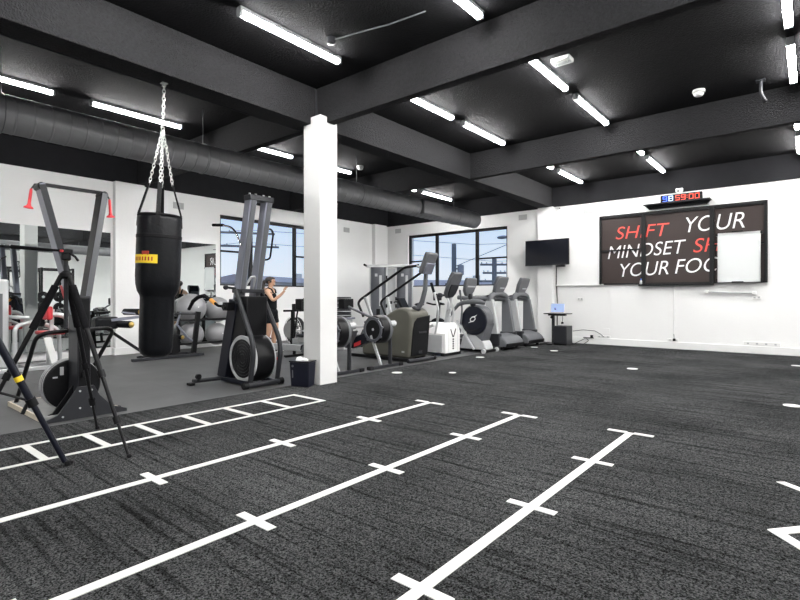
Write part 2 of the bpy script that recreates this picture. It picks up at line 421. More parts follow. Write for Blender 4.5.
# ---------------------------------------------------------------- ventilation duct
t = T('ventilation_duct', 'long round black spiral duct hung under the ceiling on the left', 'duct', (-7.0, 3.5, 2.98))
prof = []; y = -4.6; r = 0.213
while y < 11.42:
    prof += [(r, y), (r, y+0.15), (r+0.005, y+0.158), (r+0.005, y+0.168)]; y += 0.176
prof += [(r, y), (r-0.02, y+0.004), (0.05, y+0.006)]
P('pipe', MB().lathe((-7.0, 0, 3.21), (0, 1, 0), prof, 36), 'duct', t, smooth=25)
P('damper_box', MB().box(-7.0+0.02, -7.0+0.27, 9.0, 9.75, 3.04, 3.34), 'duct', t, 0.01, label='rectangular box on the side of the duct')
for yy in (1.45, 3.85, 7.1, 10.6):
    P('hanger_rod', MB().cyl((-7.0, yy, 3.42), (-7.0, yy, 3.95), 0.006, 8), 'grey', t)
    P('hanger_strap', MB().torus((-7.0, yy, 3.21), (0, 1, 0), r+0.007, 0.006, 36, 6), 'grey', t)

t = T('ventilation_duct', 'round black duct reflected in the tall left mirror', 'duct', (4.0, 3.5, 3.1))
P('pipe', MB().lathe((4.0, 0, 3.3), (0, 1, 0), [(0.05, -4.6), (0.2, -4.598)]+[(0.2+0.004*(k % 2), -4.59+k*0.35) for k in range(46)]+[(0.2, 11.6), (0.05, 11.61)], 32), 'duct', t, smooth=25)
for yy in (-1.5, 2.0, 5.5, 9.5): P('hanger_rod', MB().cyl((4.0, yy, 3.49), (4.0, yy, 3.95), 0.006, 8), 'grey', t)
# conduits and small ceiling fittings
one('conduit', MB().tube([(-5.49, -4.9, 3.46), (-5.49, 4.42, 3.46)], 0.011, 8), 'dark', 'thin dark conduit running along the far bottom edge of the long beam', 'conduit')
one('conduit', MB().tube(fillet([(-7.8, 4.92, 3.87), (-7.8, 4.88, 3.62), (-6.6, 4.88, 3.62), (-5.6, 4.88, 3.62)], 0.08), 0.014, 8), 'grey', 'bent grey conduit behind the cross beam, left of the white column', 'conduit')
one('cable', MB().tube([(-5.12, 4.42, 3.93), (-5.115, 4.425, 3.75), (-5.115, 4.43, 3.47)], 0.012, 8), 'dark', 'dark cable down the beam corner above the white column', 'cable')
def detector(x, y, label, z=HC):
    t = T('smoke_detector', label, 'smoke detector', (x, y, z), 0, 'smoke detectors')
    P('base', MB().lathe((0, 0, 0), (0, 0, -1), [(0.075, 0), (0.078, 0.03), (0.07, 0.035)], 28), 'white', t, local=True)
    P('head', MB().lathe((0, 0, -0.036), (0, 0, -1), [(0.06, 0), (0.062, 0.025), (0.045, 0.045), (0.01, 0.05)], 28), 'white', t, local=True)
detector(-1.18, 7.77, 'white round smoke detector on the black ceiling above the brown sign')
detector(-7.44, 7.66, 'small white detector on the ceiling just right of the white column')
t = T('sensor', 'dark ceiling sensor with a trailing cable, above the white column', 'sensor', (-4.0, 3.67, HC))
P('body', MB().lathe((-4.0, 3.67, HC), (0, 0, -1), [(0.05, 0), (0.045, 0.06), (0.02, 0.07)], 20), 'dark', t)
P('cable', MB().tube([(-4.0, 3.67, HC-0.03), (-3.7, 3.75, HC-0.02), (-3.3, 3.8, HC-0.05), (-2.9, 3.9, HC-0.015)], 0.007, 6), 'grey', t)
t = T('emergency_light', 'white rectangular emergency light on the ceiling beside a tube light', 'emergency light', (-2.27, 5.72, HC))
P('body', MB().box(-2.37, -2.15, 5.64, 5.80, HC-0.05, HC), 'white', t, 0.01)
P('lens', MB().box(-2.32, -2.20, 5.69, 5.75, HC-0.06, HC-0.05), 'lgrey', t, 0.004)
for k in (-1, 1):
    P('lamp', MB().lathe((-2.26+k*0.085, 5.72, HC-0.05), (0, 0, -1), [(0.02, 0), (0.018, 0.015)], 14), 'lgrey', t)
t = T('ceiling_bracket', 'small dark bracket on the ceiling near the right photo edge', 'bracket', (-0.51, 7.92, HC))
P('plate', MB().box(-0.56, -0.46, 7.88, 7.96, HC-0.02, HC), 'dark', t)
P('arm', MB().tube(fillet([(-0.51, 7.92, HC-0.02), (-0.51, 7.92, HC-0.16), (-0.47, 7.95, HC-0.26)], 0.04), 0.02, 10), 'dark', t)
P('knob', MB().ball((-0.47, 7.95, HC-0.27), 0.03, 12, 8), 'blackm', t)

# ---------------------------------------------------------------- floor markings
Z0, Z1 = 0.0045, 0.008
LBL = {-1.18: 'long white sprint line with cross ticks, nearest the right side',
       -2.19: 'middle long white sprint line with cross ticks on the turf',
       -3.2: 'long white sprint line with cross ticks next to the ladder marking'}
for x, yt in ((-1.18, (4.47, 3.53, 2.55, 1.56, 0.56)), (-2.19, (4.46, 3.49, 2.50, 1.49, .5)), (-3.2, (4.37, 3.41, 2.42, 1.43, 0.45))):
    t = T('floor_marking', LBL[x], 'floor marking', (x, 2, Z0), 0, 'sprint lines on the turf')
    P('line', MB().box(x-0.028, x+0.028, -1.5, yt[0], Z0, Z1), 'markw', t)
    for k, y in enumerate(yt):
        P('tick', MB().box(x-(.18 if k == 0 else .138), x-0.028, y-0.026, y+0.026, Z0, Z1).box(x+0.028, x+(.18 if k == 0 else .138), y-0.026, y+0.026, Z0, Z1), 'markw', t)
t = T('floor_marking', 'white agility ladder marking on the turf beside the rubber floor', 'floor marking', (-4.42, 2, Z0))
for x in (-4.16, -4.67):
    P('rail', MB().box(x-0.021, x+0.021, -1.0, 3.72, Z0, Z1), 'markw', t)
for y in (-0.65, -0.21, 0.23, 0.67, 1.11, 1.52, 1.93, 2.36, 2.80, 3.25, 3.695):
    P('rung', MB().box(-4.65, -4.18, y-0.026, y+0.026, Z0, Z1), 'markw', t)
# diamond with a stroke running into it, cut off by the right edge of the photo
t = T('floor_marking', 'white diamond outline on the turf cut off by the right edge', 'floor marking', (0.25, 3.05, Z0))
cx, cy = 0.27, 3.04; R = 0.44; r2 = 0.44-0.075
sq = lambda q: [(cx-q, cy), (cx, cy+q*1.2), (cx+q, cy), (cx, cy-q*1.15)]
o4, i4 = sq(R), sq(r2)
dm = MB()
for k in range(4):
    k2 = (k+1) % 4; dm.prism([o4[k], o4[k2], i4[k2], i4[k]], 'z', Z0, Z1)
P('outline', dm, 'markw', t)
t = T('floor_marking', 'white slanting stroke on the turf at the right edge above the diamond', 'floor marking', (0.0, 3.7, Z0))
P('stroke', MB().prism([(-0.17, 3.86), (-0.13, 3.89), (0.24, 3.60), (0.20, 3.56)], 'z', Z0, Z1), 'markw', t)
spots = [(-4.84, 5.78, 'white floor spot in front of the nearer rowing machine'), (-4.19, 6.31, 'white floor spot in front of the olive stair machine'),
         (-4.86, 8.26, 'white floor spot before the white elliptical trainer'), (-4.89, 10.73, 'white floor spot between the treadmills and laptop stand'),
         (-4.23, 10.26, 'white floor spot on the turf in front of the laptop stand'), (-2.21, 8.49, 'white floor spot alone in the middle of the turf'),
         (-0.16, 6.68, 'white floor spot at the right edge, the nearer of two'), (-0.19, 10.61, 'white floor spot at the right edge near the back wall')]
for i_, (x, y, lab) in enumerate(spots):
    one('floor_spot', MB().lathe((x, y, Z0), (0, 0, 1), [((0.055 if i_ == 1 else 0.08), 0), ((0.055 if i_ == 1 else 0.08), 0.003)], 28), 'markw', lab, 'floor marking', 'white spots on the turf')

# ---------------------------------------------------------------- brown sign window on the back wall
def word(parent, text, x0, x1, z0, z1, m, y=YB-0.016, slope=0.03, label=None):
    cu = bpy.data.curves.new('lettering', 'FONT'); cu.body = text; cu.shear = 0.22; cu.extrude = 0.002; cu.offset = -0.006
    tmp = bpy.data.objects.new('lettering_tmp', cu); COL.objects.link(tmp)
    bpy.context.view_layer.update()
    me = baked(tmp); bpy.data.objects.remove(tmp)
    xs = [v.co.x for v in me.vertices]; ys = [v.co.y for v in me.vertices]
    a, b, c, d = min(xs), max(xs), min(ys), max(ys)
    off = top(parent).location
    for v in me.vertices:
        X = x0+(v.co.x-a)/(b-a)*(x1-x0); Z = z0+(v.co.y-c)/(d-c)*(z1-z0)+slope*(X-x0)
        v.co = Vector((X, y-v.co.z, Z))-off
    me.materials.clear(); me.materials.append(M[m])
    o = bpy.data.objects.new('lettering', me); COL.objects.link(o); o.parent = parent
    if label: o['label'] = label
    return o
sg = T('window_sign', 'dark brown window sign with red and white slogan lettering', 'sign', (-2.3, YB, 1.44))
ex = [-3.95, -2.97, -1.63, -0.68]
for a, b in zip(ex, ex[1:]):
    P('panel', MB().box(a+0.01, b-0.01, YB-0.014, YB-0.001, 1.46, 3.06), 'film', sg)
fr = MB().box(-3.95, -0.68, YB-0.05, YB, 3.02, 3.09).box(-3.95, -0.68, YB-0.04, YB, 1.44, 1.475).box(-3.95, -3.90, YB-0.05, YB, 1.44, 3.09).box(-0.735, -0.68, YB-0.05, YB, 1.44, 3.09)
P('frame', fr, 'frame', sg, 0.003)
for x in ex[1:3]:
    P('mullion', MB().box(x-0.045, x+0.045, YB-0.055, YB, 1.44, 3.05), 'frame', sg, 0.003)
for a, b, z in ((-3.92, -3.0, 2.25), (-1.6, -0.72, 2.24)):
    P('transom', MB().box(a, b, YB-0.045, YB, z-0.017, z+0.017), 'frame', sg, 0.002)
P('sill', MB().box(-3.06, -1.60, YB-0.12, YB, 1.405, 1.44), 'frame', sg, 0.004)
word(sg, 'SHIFT', -3.58, -2.44, 2.51, 2.80, 'signr', slope=0.005, label='red word SHIFT')
word(sg, 'YOUR', -2.12, -1.06, 2.555, 2.885, 'signw', slope=0.015, label='white word YOUR')
word(sg, 'MINDSET', -3.76, -2.12, 2.055, 2.355, 'signw', slope=0.033)
word(sg, 'SHIFT', -1.98, -0.86, 2.11, 2.41, 'signr', slope=0.02, label='red word SHIFT')
word(sg, 'YOUR', -3.48, -2.46, 1.62, 1.93, 'signw', slope=0.035)
word(sg, 'FOCUS', -2.33, -1.03, 1.665, 1.975, 'signw', slope=0.035)
# whiteboard leaning in front of the right pane
t = T('whiteboard', 'white dry-erase board in front of the right pane of the brown sign', 'whiteboard', (-1.165, YB-0.09, 1.46))
yb = YB-0.115
P('board', MB().box(-1.50, -0.81, yb, yb+0.02, 1.475, 2.445), 'wb', t)
P('frame', MB().box(-1.52, -0.79, yb-0.008, yb+0.025, 2.44, 2.475).box(-1.52, -0.79, yb-0.008, yb+0.025, 1.45, 1.48).box(-1.52, -1.495, yb-0.008, yb+0.025, 1.45, 2.475).box(-0.815, -0.79, yb-0.008, yb+0.025, 1.45, 2.475), 'silver', t, 0.004)
P('tray', MB().box(-1.27, -1.07, yb-0.05, yb, 1.445, 1.47), 'blackm', t, 0.004)
P('clip', MB().box(-1.27, -1.08, yb-0.02, yb+0.02, 2.475, 2.505), 'blackm', t, 0.003)
for xx in (-1.535, -0.775):
    P('bracket', MB().box(xx-0.02, xx+0.02, yb-0.01, YB-0.05, 2.42, 2.47).box(xx-0.018, xx+0.018, yb-0.005, YB-0.05, 1.46, 1.53), 'frame', t)
# bottle on the sill
t = T('spray_bottle', 'small blue and clear bottle on the sill of the brown sign', 'bottle', (-3.01, YB-0.07, 1.44))
P('body', MB().lathe((-3.01, YB-0.085, 1.441), (0, 0, 1), [(0.024, 0), (0.027, 0.01), (0.027, 0.07), (0.012, 0.095)], 16), 'lgrey', t)
P('cap', MB().lathe((-3.01, YB-0.085, 1.535), (0, 0, 1), [(0.014, 0), (0.014, 0.035)], 14), 'bluep', t)
# clock shelf and timer
t = T('wall_shelf', 'dark wedge-shaped wall shelf under the red digital timer', 'shelf', (-2.28, YB, 3.14))
P('board', MB().prism([(-2.93, 3.215), (-1.64, 3.215), (-1.72, 3.13), (-2.85, 3.13)], 'y', YB-0.05, YB-0.004), 'dark', t, 0.003)
P('ledge', MB().box(-2.93, -1.64, YB-0.26, YB-0.004, 3.205, 3.225), 'dark', t, 0.003)
t = T('timer_clock', 'digital interval timer with blue and red lit digits', 'timer', (-2.19, YB-0.17, 3.226))
P('case', MB().box(-2.585, -1.785, YB-0.20, YB-0.14, 3.226, 3.385), 'blackm', t, 0.006)
SEG = {'9': 'abcdfg', '8': 'abcdefg', '5': 'acdfg', '0': 'abcdef'}
def digit(mb, ch, x, z, w, h, y):
    k = 0.013; q = 0.012*1.0
    sl = lambda zz: (zz-z)*0.12
    s = {'a': (x, x+w, z+h-k, z+h), 'g': (x, x+w, z+h/2-k/2, z+h/2+k/2), 'd': (x, x+w, z, z+k), 'f': (x, x+k, z+h/2, z+h), 'b': (x+w-k, x+w, z+h/2, z+h), 'e': (x, x+k, z, z+h/2), 'c': (x+w-k, x+w, z, z+h/2)}
    for c in SEG[ch]:
        a, b, lo, hi = s[c]; mb.box(a, b, y-0.004, y, lo, hi)
yd = YB-0.2005
d = MB(); digit(d, '9', -2.535, 3.248, 0.085, 0.112, yd); P('digit', d, 'ledb', t)
d = MB(); digit(d, '8', -2.420, 3.248, 0.085, 0.112, yd); P('digit', d, 'ledw', t)
for ch, x in (('5', -2.290), ('9', -2.180), ('0', -2.030), ('0', -1.920)):
    d = MB(); digit(d, ch, x, 3.248, 0.085, 0.112, yd); P('digit', d, 'ledr', t)
P('colon', MB().box(-2.073, -2.058, yd-0.004, yd, 3.285, 3.3).box(-2.073, -2.058, yd-0.004, yd, 3.33, 3.345), 'ledr', t)
t = T('motion_sensor', 'small white sensor on the wall above the digital timer', 'sensor', (-2.24, YB, 3.42))
P('case', MB().box(-2.31, -2.17, YB-0.07, YB-0.02, 3.45, 3.53).box(-2.29, -2.19, YB-0.05, YB, 3.42, 3.449), 'white', t, 0.008)
P('lens', MB().ball((-2.26, YB-0.07, 3.475), 0.02, 12, 8), 'blackm', t)

# air bricks
def vent(p, axis, lab):
    t = T('air_vent', lab, 'air vent', p, 0, 'air bricks high on the walls')
    m = MB(); g = MB()
    for i in range(4):
        for j in range(3):
            a = -0.10+i*0.055; b = -0.05+j*0.036
            if axis == 'y': g.box(p[0], p[0]+0.012, p[1]+a, p[1]+a+0.035, p[2]+b, p[2]+b+0.02)
            else: g.box(p[0]+a, p[0]+a+0.035, p[1]-0.012, p[1], p[2]+b, p[2]+b+0.02)
    if axis == 'y': m.box(p[0], p[0]+0.008, p[1]-0.12, p[1]+0.12, p[2]-0.07, p[2]+0.07)
    else: m.box(p[0]-0.12, p[0]+0.12, p[1]-0.008, p[1], p[2]-0.07, p[2]+0.07)
    P('plate', m, 'vent', t, 0.003); P('grille', g, 'lgrey', t)
vent((XL, 5.34, 3.16), 'y', 'grey air vent high on the wall left of the tall trainer')
vent((XL, 10.48, 3.16), 'y', 'grey air vent on the left wall near the far corner')
vent((-10.3, YB, 3.28), 'x', 'grey air vent above the left end of the far window')
vent((-5.96, YB, 3.28), 'x', 'grey air vent above the television')
vent((-4.24, YB, 3.26), 'x', 'grey air vent left of the brown sign')

# television
t = T('television', 'black flat television mounted on the back wall pilaster, switched off', 'television', (-5.2, 12.12, 1.96))
P('housing', MB().box(-5.76, -4.61, 12.09, 12.13, 1.955, 2.605), 'black', t, 0.006)
P('screen', MB().box(-5.745, -4.625, 12.086, 12.091, 1.985, 2.592), 'screenoff', t)
P('bezel', MB().box(-5.76, -4.61, 12.082, 12.092, 1.952, 1.978), 'dark', t, 0.003)
P('wall_bracket', MB().box(-5.4, -5.12, 12.13, YB-0.16, 2.1, 2.45), 'dark', t)
P('soundbox', MB().box(-4.95, -4.72, 12.10, 12.16, 1.90, 1.95), 'blackm', t, 0.006)
# conduit, camera and cable by the pilaster
one('conduit', MB().tube([(-5.03, YB-0.015, 2.6), (-5.03, YB-0.015, 3.40)], 0.016, 10), 'trimw', 'white vertical conduit rising above the television', 'conduit')
one('cable', MB().tube([(-5.02, YB-0.03, 1.93), (-5.03, YB-0.022, 1.5), (-5.0, YB-0.022, 1.0), (-5.0, YB-0.05, 0.2)], 0.014, 8), 'cable', 'black cable hanging from the television down to the stand', 'cable')
t = T('security_camera', 'small white camera at the top of the conduit above the television', 'camera', (-5.0, YB, 3.4))
P('mount', MB().box(-5.07, -4.99, YB-0.04, YB, 3.40, 3.446), 'white', t, 0.006)
P('body', MB().lathe((-4.98, YB-0.045, 3.41), (0.7, -0.6, -0.2), [(0.02, 0), (0.025, 0.02), (0.025, 0.09), (0.018, 0.1)], 14), 'white', t)
P('lens', MB().lathe((-4.98+.075, YB-0.045-.064, 3.41-.0215), (0.7, -0.6, -0.2), [(0.015, 0), (0.012, 0.012)], 12), 'blackm', t)

# sockets, pipe and rail on the back wall
def socket(x, z, w, lab, h=0.08, holes=2):
    t = T('power_outlet', lab, 'power outlet', (x, YB, z), 0, 'power outlets on the back wall')
    P('plate', MB().box(x-w/2, x+w/2, YB-0.022, YB, z, z+h), 'white', t, 0.005)
    for k in range(holes):
        xx = x+(k-(holes-1)/2)*w/holes
        P('socket', MB().box(xx-0.018, xx+0.018, YB-0.025, YB-0.021, z+h*0.3, z+h*0.7), 'lgrey', t)
socket(-4.42, 1.06, 0.14, 'white power outlet on the wall right of the laptop stand')
socket(-3.86, 0.165, 0.3, 'low white power outlet below the left end of the brown sign', 0.06, 3)
socket(-0.78, 0.165, 0.6, 'long white power strip on the skirting near the right edge', 0.08, 4)
socket(-0.86, 1.1, 0.14, 'white power outlet just below the white wall rail')
socket(-2.37, 0.165, 0.22, 'low white outlet at the foot of the white wall pipe', 0.06, 2)
one('access_panel', MB().box(-3.86, -3.72, YB-0.006, YB, 0.25, 0.40), 'wall', 'faint white square cover plate low on the back wall', 'cover plate', None, 0.003)
one('conduit', MB().tube([(-2.35, YB-0.014, 0.24), (-2.35, YB-0.014, 1.40)], 0.011, 8), 'trimw', 'thin white pipe from the brown sign down to the skirting', 'conduit')
t = T('power_adapter', 'small black plug adapter at the foot of the white pipe', 'plug', (-2.33, YB-0.05, 0.2))
P('body', MB().box(-2.365, -2.315, YB-0.075, YB-0.026, 0.18, 0.235), 'blackm', t, 0.005)
P('lead', MB().tube([(-2.34, YB-0.05, 0.235), (-2.345, YB-0.045, 0.29), (-2.35, YB-0.03, 0.33)], 0.006, 6), 'cable', t)
t = T('wall_rail', 'short white horizontal rail on the wall below the whiteboard', 'rail', (-1.31, YB, 1.23))
P('tube', MB().cyl((-1.73, YB-0.05, 1.255), (-0.9, YB-0.05, 1.225), 0.016, 12), 'lgrey', t)
for x, z in ((-1.73, 1.255), (-0.9, 1.225)):
    P('bracket', MB().box(x-0.035, x+0.035, YB-0.07, YB, z-0.035, z+0.035), 'white', t, 0.008)

# ---------------------------------------------------------------- laptop stand
t = T('standing_desk', 'small black standing desk carrying a laptop, beside the wall', 'desk', (-4.75, 11.75, 0.004))
P('tabletop', MB().box(-5.03, -4.48, 11.55, 11.98, 0.735, 0.757), 'blackm', t, 0.006)
P('post', MB().box(-4.90, -4.84, 11.73, 11.79, 0.03, 0.70), 'dark', t, 0.006)
P('underframe', MB().box(-4.98, -4.55, 11.70, 11.80, 0.695, 0.735), 'black', t, 0.005)
P('base', MB().box(-4.95, -4.80, 11.5, 12.05, 0.004, 0.035), 'black', t, 0.008)
P('tray_knob', MB().cyl((-4.87, 11.66, 0.66), (-4.87, 11.735, 0.66), 0.035, 14), 'blackm', t)
t = T('computer_cabinet', 'dark grey cabinet standing under the laptop desk', 'cabinet', (-4.6, 11.72, 0.004))
P('body', MB().box(-4.78, -4.46, 11.56, 11.92, 0.03, 0.46), 'dark', t, 0.006)
P('door', MB().box(-4.77, -4.47, 11.548, 11.56, 0.05, 0.45), 'dark', t, 0.003)
P('plinth', MB().box(-4.77, -4.47, 11.57, 11.91, 0.004, 0.03), 'black', t)
t = T('laptop', 'open laptop with bright blue-white screen on the standing desk', 'laptop', (-4.78, 11.75, 0.758), math.radians(12))
P('base', MB().box(-0.165, 0.165, -0.11, 0.11, 0.0, 0.018), 'silver', t, 0.004, local=True)
P('keyboard', MB().box(-0.145, 0.145, -0.02, 0.09, 0.018, 0.0195), 'blackm', t, local=True)
tl = Matrix.Translation((0, 0.11, 0.016)) @ Matrix.Rotation(math.radians(-16), 4, 'X')
lid = P('lid', MB().box(-0.165, 0.165, -0.004, 0.004, 0.0, 0.225).xf(tl), 'silver', t, 0.003, local=True)
P('display', MB().box(-0.152, 0.152, -0.0065, -0.0045, 0.014, 0.212).xf(tl), 'scr', lid, local=True)
P('window', MB().box(-0.075, -0.05, -0.008, -0.0066, 0.06, 0.12).box(-0.05, -0.03, -0.008, -0.0066, 0.06, 0.085).xf(tl), 'scrd', lid, local=True)
t = T('power_brick', 'small dark adapter dangling under the laptop desk', 'adapter', (-4.62, 11.70, 0.49))
P('brick', MB().box(-4.645, -4.595, 11.68, 11.72, 0.50, 0.55), 'blackm', t, 0.006)
P('lead', MB().tube([(-4.62, 11.70, 0.55), (-4.61, 11.70, 0.64), (-4.62, 11.72, 0.69)], 0.006, 6), 'cable', t)
P('white_tag', MB().box(-4.625, -4.575, 11.675, 11.68, 0.47, 0.505), 'white', t)
one('cable', MB().tube([(-4.44, 11.9, 0.33), (-4.3, 12.2, 0.35), (-4.05, 12.29, 0.33), (-3.92, 12.3, 0.26), (-3.86, 12.32, 0.20)], 0.008, 6), 'cable', 'black cable looping from the cabinet to the low outlet', 'cable')
one('cable', MB().tube([(-4.44, 12.0, 0.02), (-4.33, 12.2, 0.10), (-4.25, 12.27, 0.15), (-4.18, 12.24, 0.09), (-4.25, 12.15, 0.02)], 0.008, 6), 'cable', 'loop of black cable on the floor beside the grey cabinet', 'cable')
t = T('power_strip', 'black power strip with a plug on the wall beside the cabinet', 'power strip', (-4.2, YB, 0.17))
P('strip', MB().box(-4.33, -4.08, YB-0.065, YB-0.036, 0.145, 0.165), 'blackm', t, 0.003)
P('plug', MB().box(-4.16, -4.10, YB-0.075, YB-0.03, 0.165, 0.225), 'blackm', t, 0.008)

# ---------------------------------------------------------------- punching bag
bx, by = -5.37, 2.51
t = T('punching_bag', 'black leather punching bag hanging on a chain from the beam', 'punching bag', (bx, by, 0.5))
tilt = Matrix.Translation((bx, by, 3.4)) @ Matrix.Rotation(math.radians(-1.8), 4, (0.64, -0.77, 0)) @ Matrix.Translation((-bx, -by, -3.4))
prof = [(0.04, 0.0), (0.11, 0.012), (0.152, 0.05), (0.166, 0.11), (0.17, 0.3), (0.170, 0.64), (0.175, 0.665), (0.200, 0.71), (0.216, 0.78), (0.222, 0.87), (0.222, 1.2), (0.216, 1.47), (0.205, 1.515), (0.18, 1.53), (0.02, 1.52)]
body = P('body', MB().lathe((bx, by, 0.5), (0, 0, 1), prof, 48).xf(tilt), 'leather', t, smooth=50)
P('seam_band', MB().lathe((bx, by, 1.77), (0, 0, 1), [(0.2205, 0), (0.2245, 0.005), (0.2245, 0.035), (0.2205, 0.04)], 48, False).xf(tilt), 'blackm', t)
P('rim', MB().torus((bx, by, 2.015), (0, 0, 1), 0.208, 0.013, 40, 8).xf(tilt), 'blackm', t)
# yellow badge wrapped on the side that faces the room
ang = math.atan2(-0.77, 0.64)-math.radians(15)
bd = MB(); vs = []
n = 14; half = math.radians(38)
for i in range(n+1):
    a = ang-half+2*half*i/n
    for z in (1.50, 1.59):
        vs.append((bx+0.2265*math.cos(a), by+0.2265*math.sin(a), z))
for i in range(n+1):
    a = ang-half+2*half*i/n
    for z in (1.50, 1.59):
        vs.append((bx+0.214*math.cos(a), by+0.214*math.sin(a), z))
o = 2*(n+1)
fs = []
for i in range(n):
    fs += [[2*i, 2*i+2, 2*i+3, 2*i+1], [o+2*i, o+2*i+1, o+2*i+3, o+2*i+2], [2*i, o+2*i, o+2*i+2, 2*i+2], [2*i+1, 2*i+3, o+2*i+3, o+2*i+1]]
fs += [[0, 1, o+1, o], [2*n, o+2*n, o+2*n+1, 2*n+1]]
bd.add(vs, fs).xf(tilt)
bp = P('badge', bd, 'yellow', t, label='yellow badge')
rd = MB()
for a0, a1, z0, z1 in ((-0.06, 0.28, 1.585, 1.625), (-0.5, -0.42, 1.525, 1.565), (-0.34, -0.27, 1.525, 1.565), (-0.2, -0.12, 1.525, 1.565), (-0.04, 0.03, 1.525, 1.565), (0.1, 0.18, 1.525, 1.565), (0.25, 0.32, 1.525, 1.565), (0.4, 0.46, 1.525, 1.565)):
    pts = []
    for a in (ang+a0, ang+a1):
        for rr in (0.2205, 0.2285): pts.append((rr*math.cos(a)+bx, rr*math.sin(a)+by))
    lo = [pts[0], pts[1], pts[3], pts[2]]
    rd.hexa([(*p, z0) for p in lo], [(*p, z1) for p in lo])
P('badge_print', rd.xf(tilt), mat('dark_red_print', (0.35, 0.03, 0.02), 0.5), bp)
apex = Vector((bx, by, 2.92))
for k in range(4):
    a = math.radians(90*k)-0.52
    c, s = math.cos(a), math.sin(a)
    p0 = Vector((bx+0.216*c, by+0.216*s, 1.90)); p1 = Vector((bx+0.208*c, by+0.208*s, 2.03)); p2 = Vector((bx+0.115*c, by+0.115*s, 2.36))
    tang = Vector((-s, c, 0))
    P('strap', MB().bar(p0, p1, 0.045, 0.016, tang).bar(p1, p2, 0.042, 0.018, tang).xf(tilt), 'blackm', t)
def links(mb, a, b, step=0.036, R=0.017, r=0.0042):
    a, b = Vector(a), Vector(b); d = (b-a); n = max(2, int(d.length/step)); d.normalize()
    u, v = basis(d)
    for i in range(n):
        c = a+(b-a)*((i+0.5)/n); w = u if i % 2 else v
        pts = []
        for k in range(12):
            q = 2*PI*k/12; pts.append(c+d*math.cos(q)*step*0.72+w*math.sin(q)*R*0.75)
        mb.tube(pts, r, 5, closed=True)
    return mb
ch = MB()
for k in range(4):
    a = math.radians(90*k)-0.52
    links(ch, (bx+0.115*math.cos(a), by+0.115*math.sin(a), 2.35), (bx+0.012*math.cos(a), by+0.012*math.sin(a), 2.9))
links(ch, (bx, by, 2.9), (bx, by, 3.42), 0.038, 0.02, 0.005)
P('chain', ch.xf(tilt), 'chain', t)
P('swivel', MB().lathe((bx, by, 2.88), (0, 0, 1), [(0.012, 0), (0.024, 0.01), (0.024, 0.05), (0.012, 0.06)], 14).xf(tilt), 'chain', t)
P('beam_hook', MB().torus((bx, by, 3.427), (1, 0, 0), 0.018, 0.005, 16, 6).box(bx-0.03, bx+0.03, by-0.03, by+0.03, 3.442, 3.4499), 'chain', t)

# ---------------------------------------------------------------- ski trainer
sk = T('ski_trainer', 'tall black ski trainer with V-shaped arms and red handles', 'ski trainer', (-5.45, 1.75, 0.0))
# standing platform
P('platform', MB().box(-6.52, -5.42, 1.43, 2.05, 0.0, 0.045), 'plat', sk, 0.003)
P('platform_edge', MB().box(-6.54, -5.42, 1.412, 1.43, 0.0, 0.047).box(-6.54, -5.42, 2.05, 2.068, 0.0, 0.047).box(-6.545, -6.52, 1.412, 2.068, 0.0, 0.047), 'wood', sk)
# flared foot plate
foot = [(1.42, 0.0), (2.12, 0.0), (2.12, 0.03), (1.98, 0.08), (1.87, 0.2), (1.82, 0.30), (1.68, 0.30), (1.62, 0.2), (1.52, 0.06), (1.42, 0.02)]
P('foot_plate', MB().prism(foot, 'x', -5.36, -5.335), 'dark', sk, 0.003)
P('foot_plate', MB().prism(foot, 'x', -5.50, -5.475), 'black', sk, 0.003)
for y, z in ((1.70, 0.26), (1.80, 0.26), (1.70, 0.1), (1.80, 0.1), (1.56, 0.04), (1.98, 0.045)):
    P('bolt', MB().cyl((-5.336, y, z), (-5.328, y, z), 0.009, 8), 'silver', sk)
# column
P('column', MB().box(-5.62, -5.365, 1.69, 1.80, 0.03, 1.16), 'dark', sk, 0.006)
P('column_face', MB().box(-5.365, -5.355, 1.70, 1.79, 0.28, 1.14), 'black', sk, 0.003)
P('adjust_knob', MB().cyl((-5.356, 1.745, 0.42), (-5.32, 1.745, 0.42), 0.03, 16), 'blackm', sk)
# fan wheel
fx = -5.74
P('fan_housing', MB().lathe((fx, 1.735, 0.285), (1, 0, 0), [(0.05, 0), (0.225, 0.0), (0.247, 0.012), (0.247, 0.105), (0.235, 0.115), (0.02, 0.118)], 48), 'black', sk, 0)
rg = MB()
for k in range(3): rg.torus((fx-0.01+k*0.045, 1.735, 0.285), (1, 0, 0), 0.251, 0.0045, 48, 6)
P('fan_ring', rg, 'silver', sk)
fs_ = MB()
for k in range(18):
    a = 2*PI*k/18; fs_.bar((fx-0.002, 1.735+0.05*math.cos(a), 0.285+0.05*math.sin(a)), (fx-0.002, 1.735+0.222*math.cos(a), 0.285+0.222*math.sin(a)), 0.006, 0.006)
P('fan_grille', fs_, 'dark', sk)
P('data_plate', MB().box(fx+0.118, fx+0.121, 1.62, 1.65, 0.39, 0.47).box(fx+0.118, fx+0.121, 1.56, 1.60, 0.365, 0.38), 'lgrey', sk)
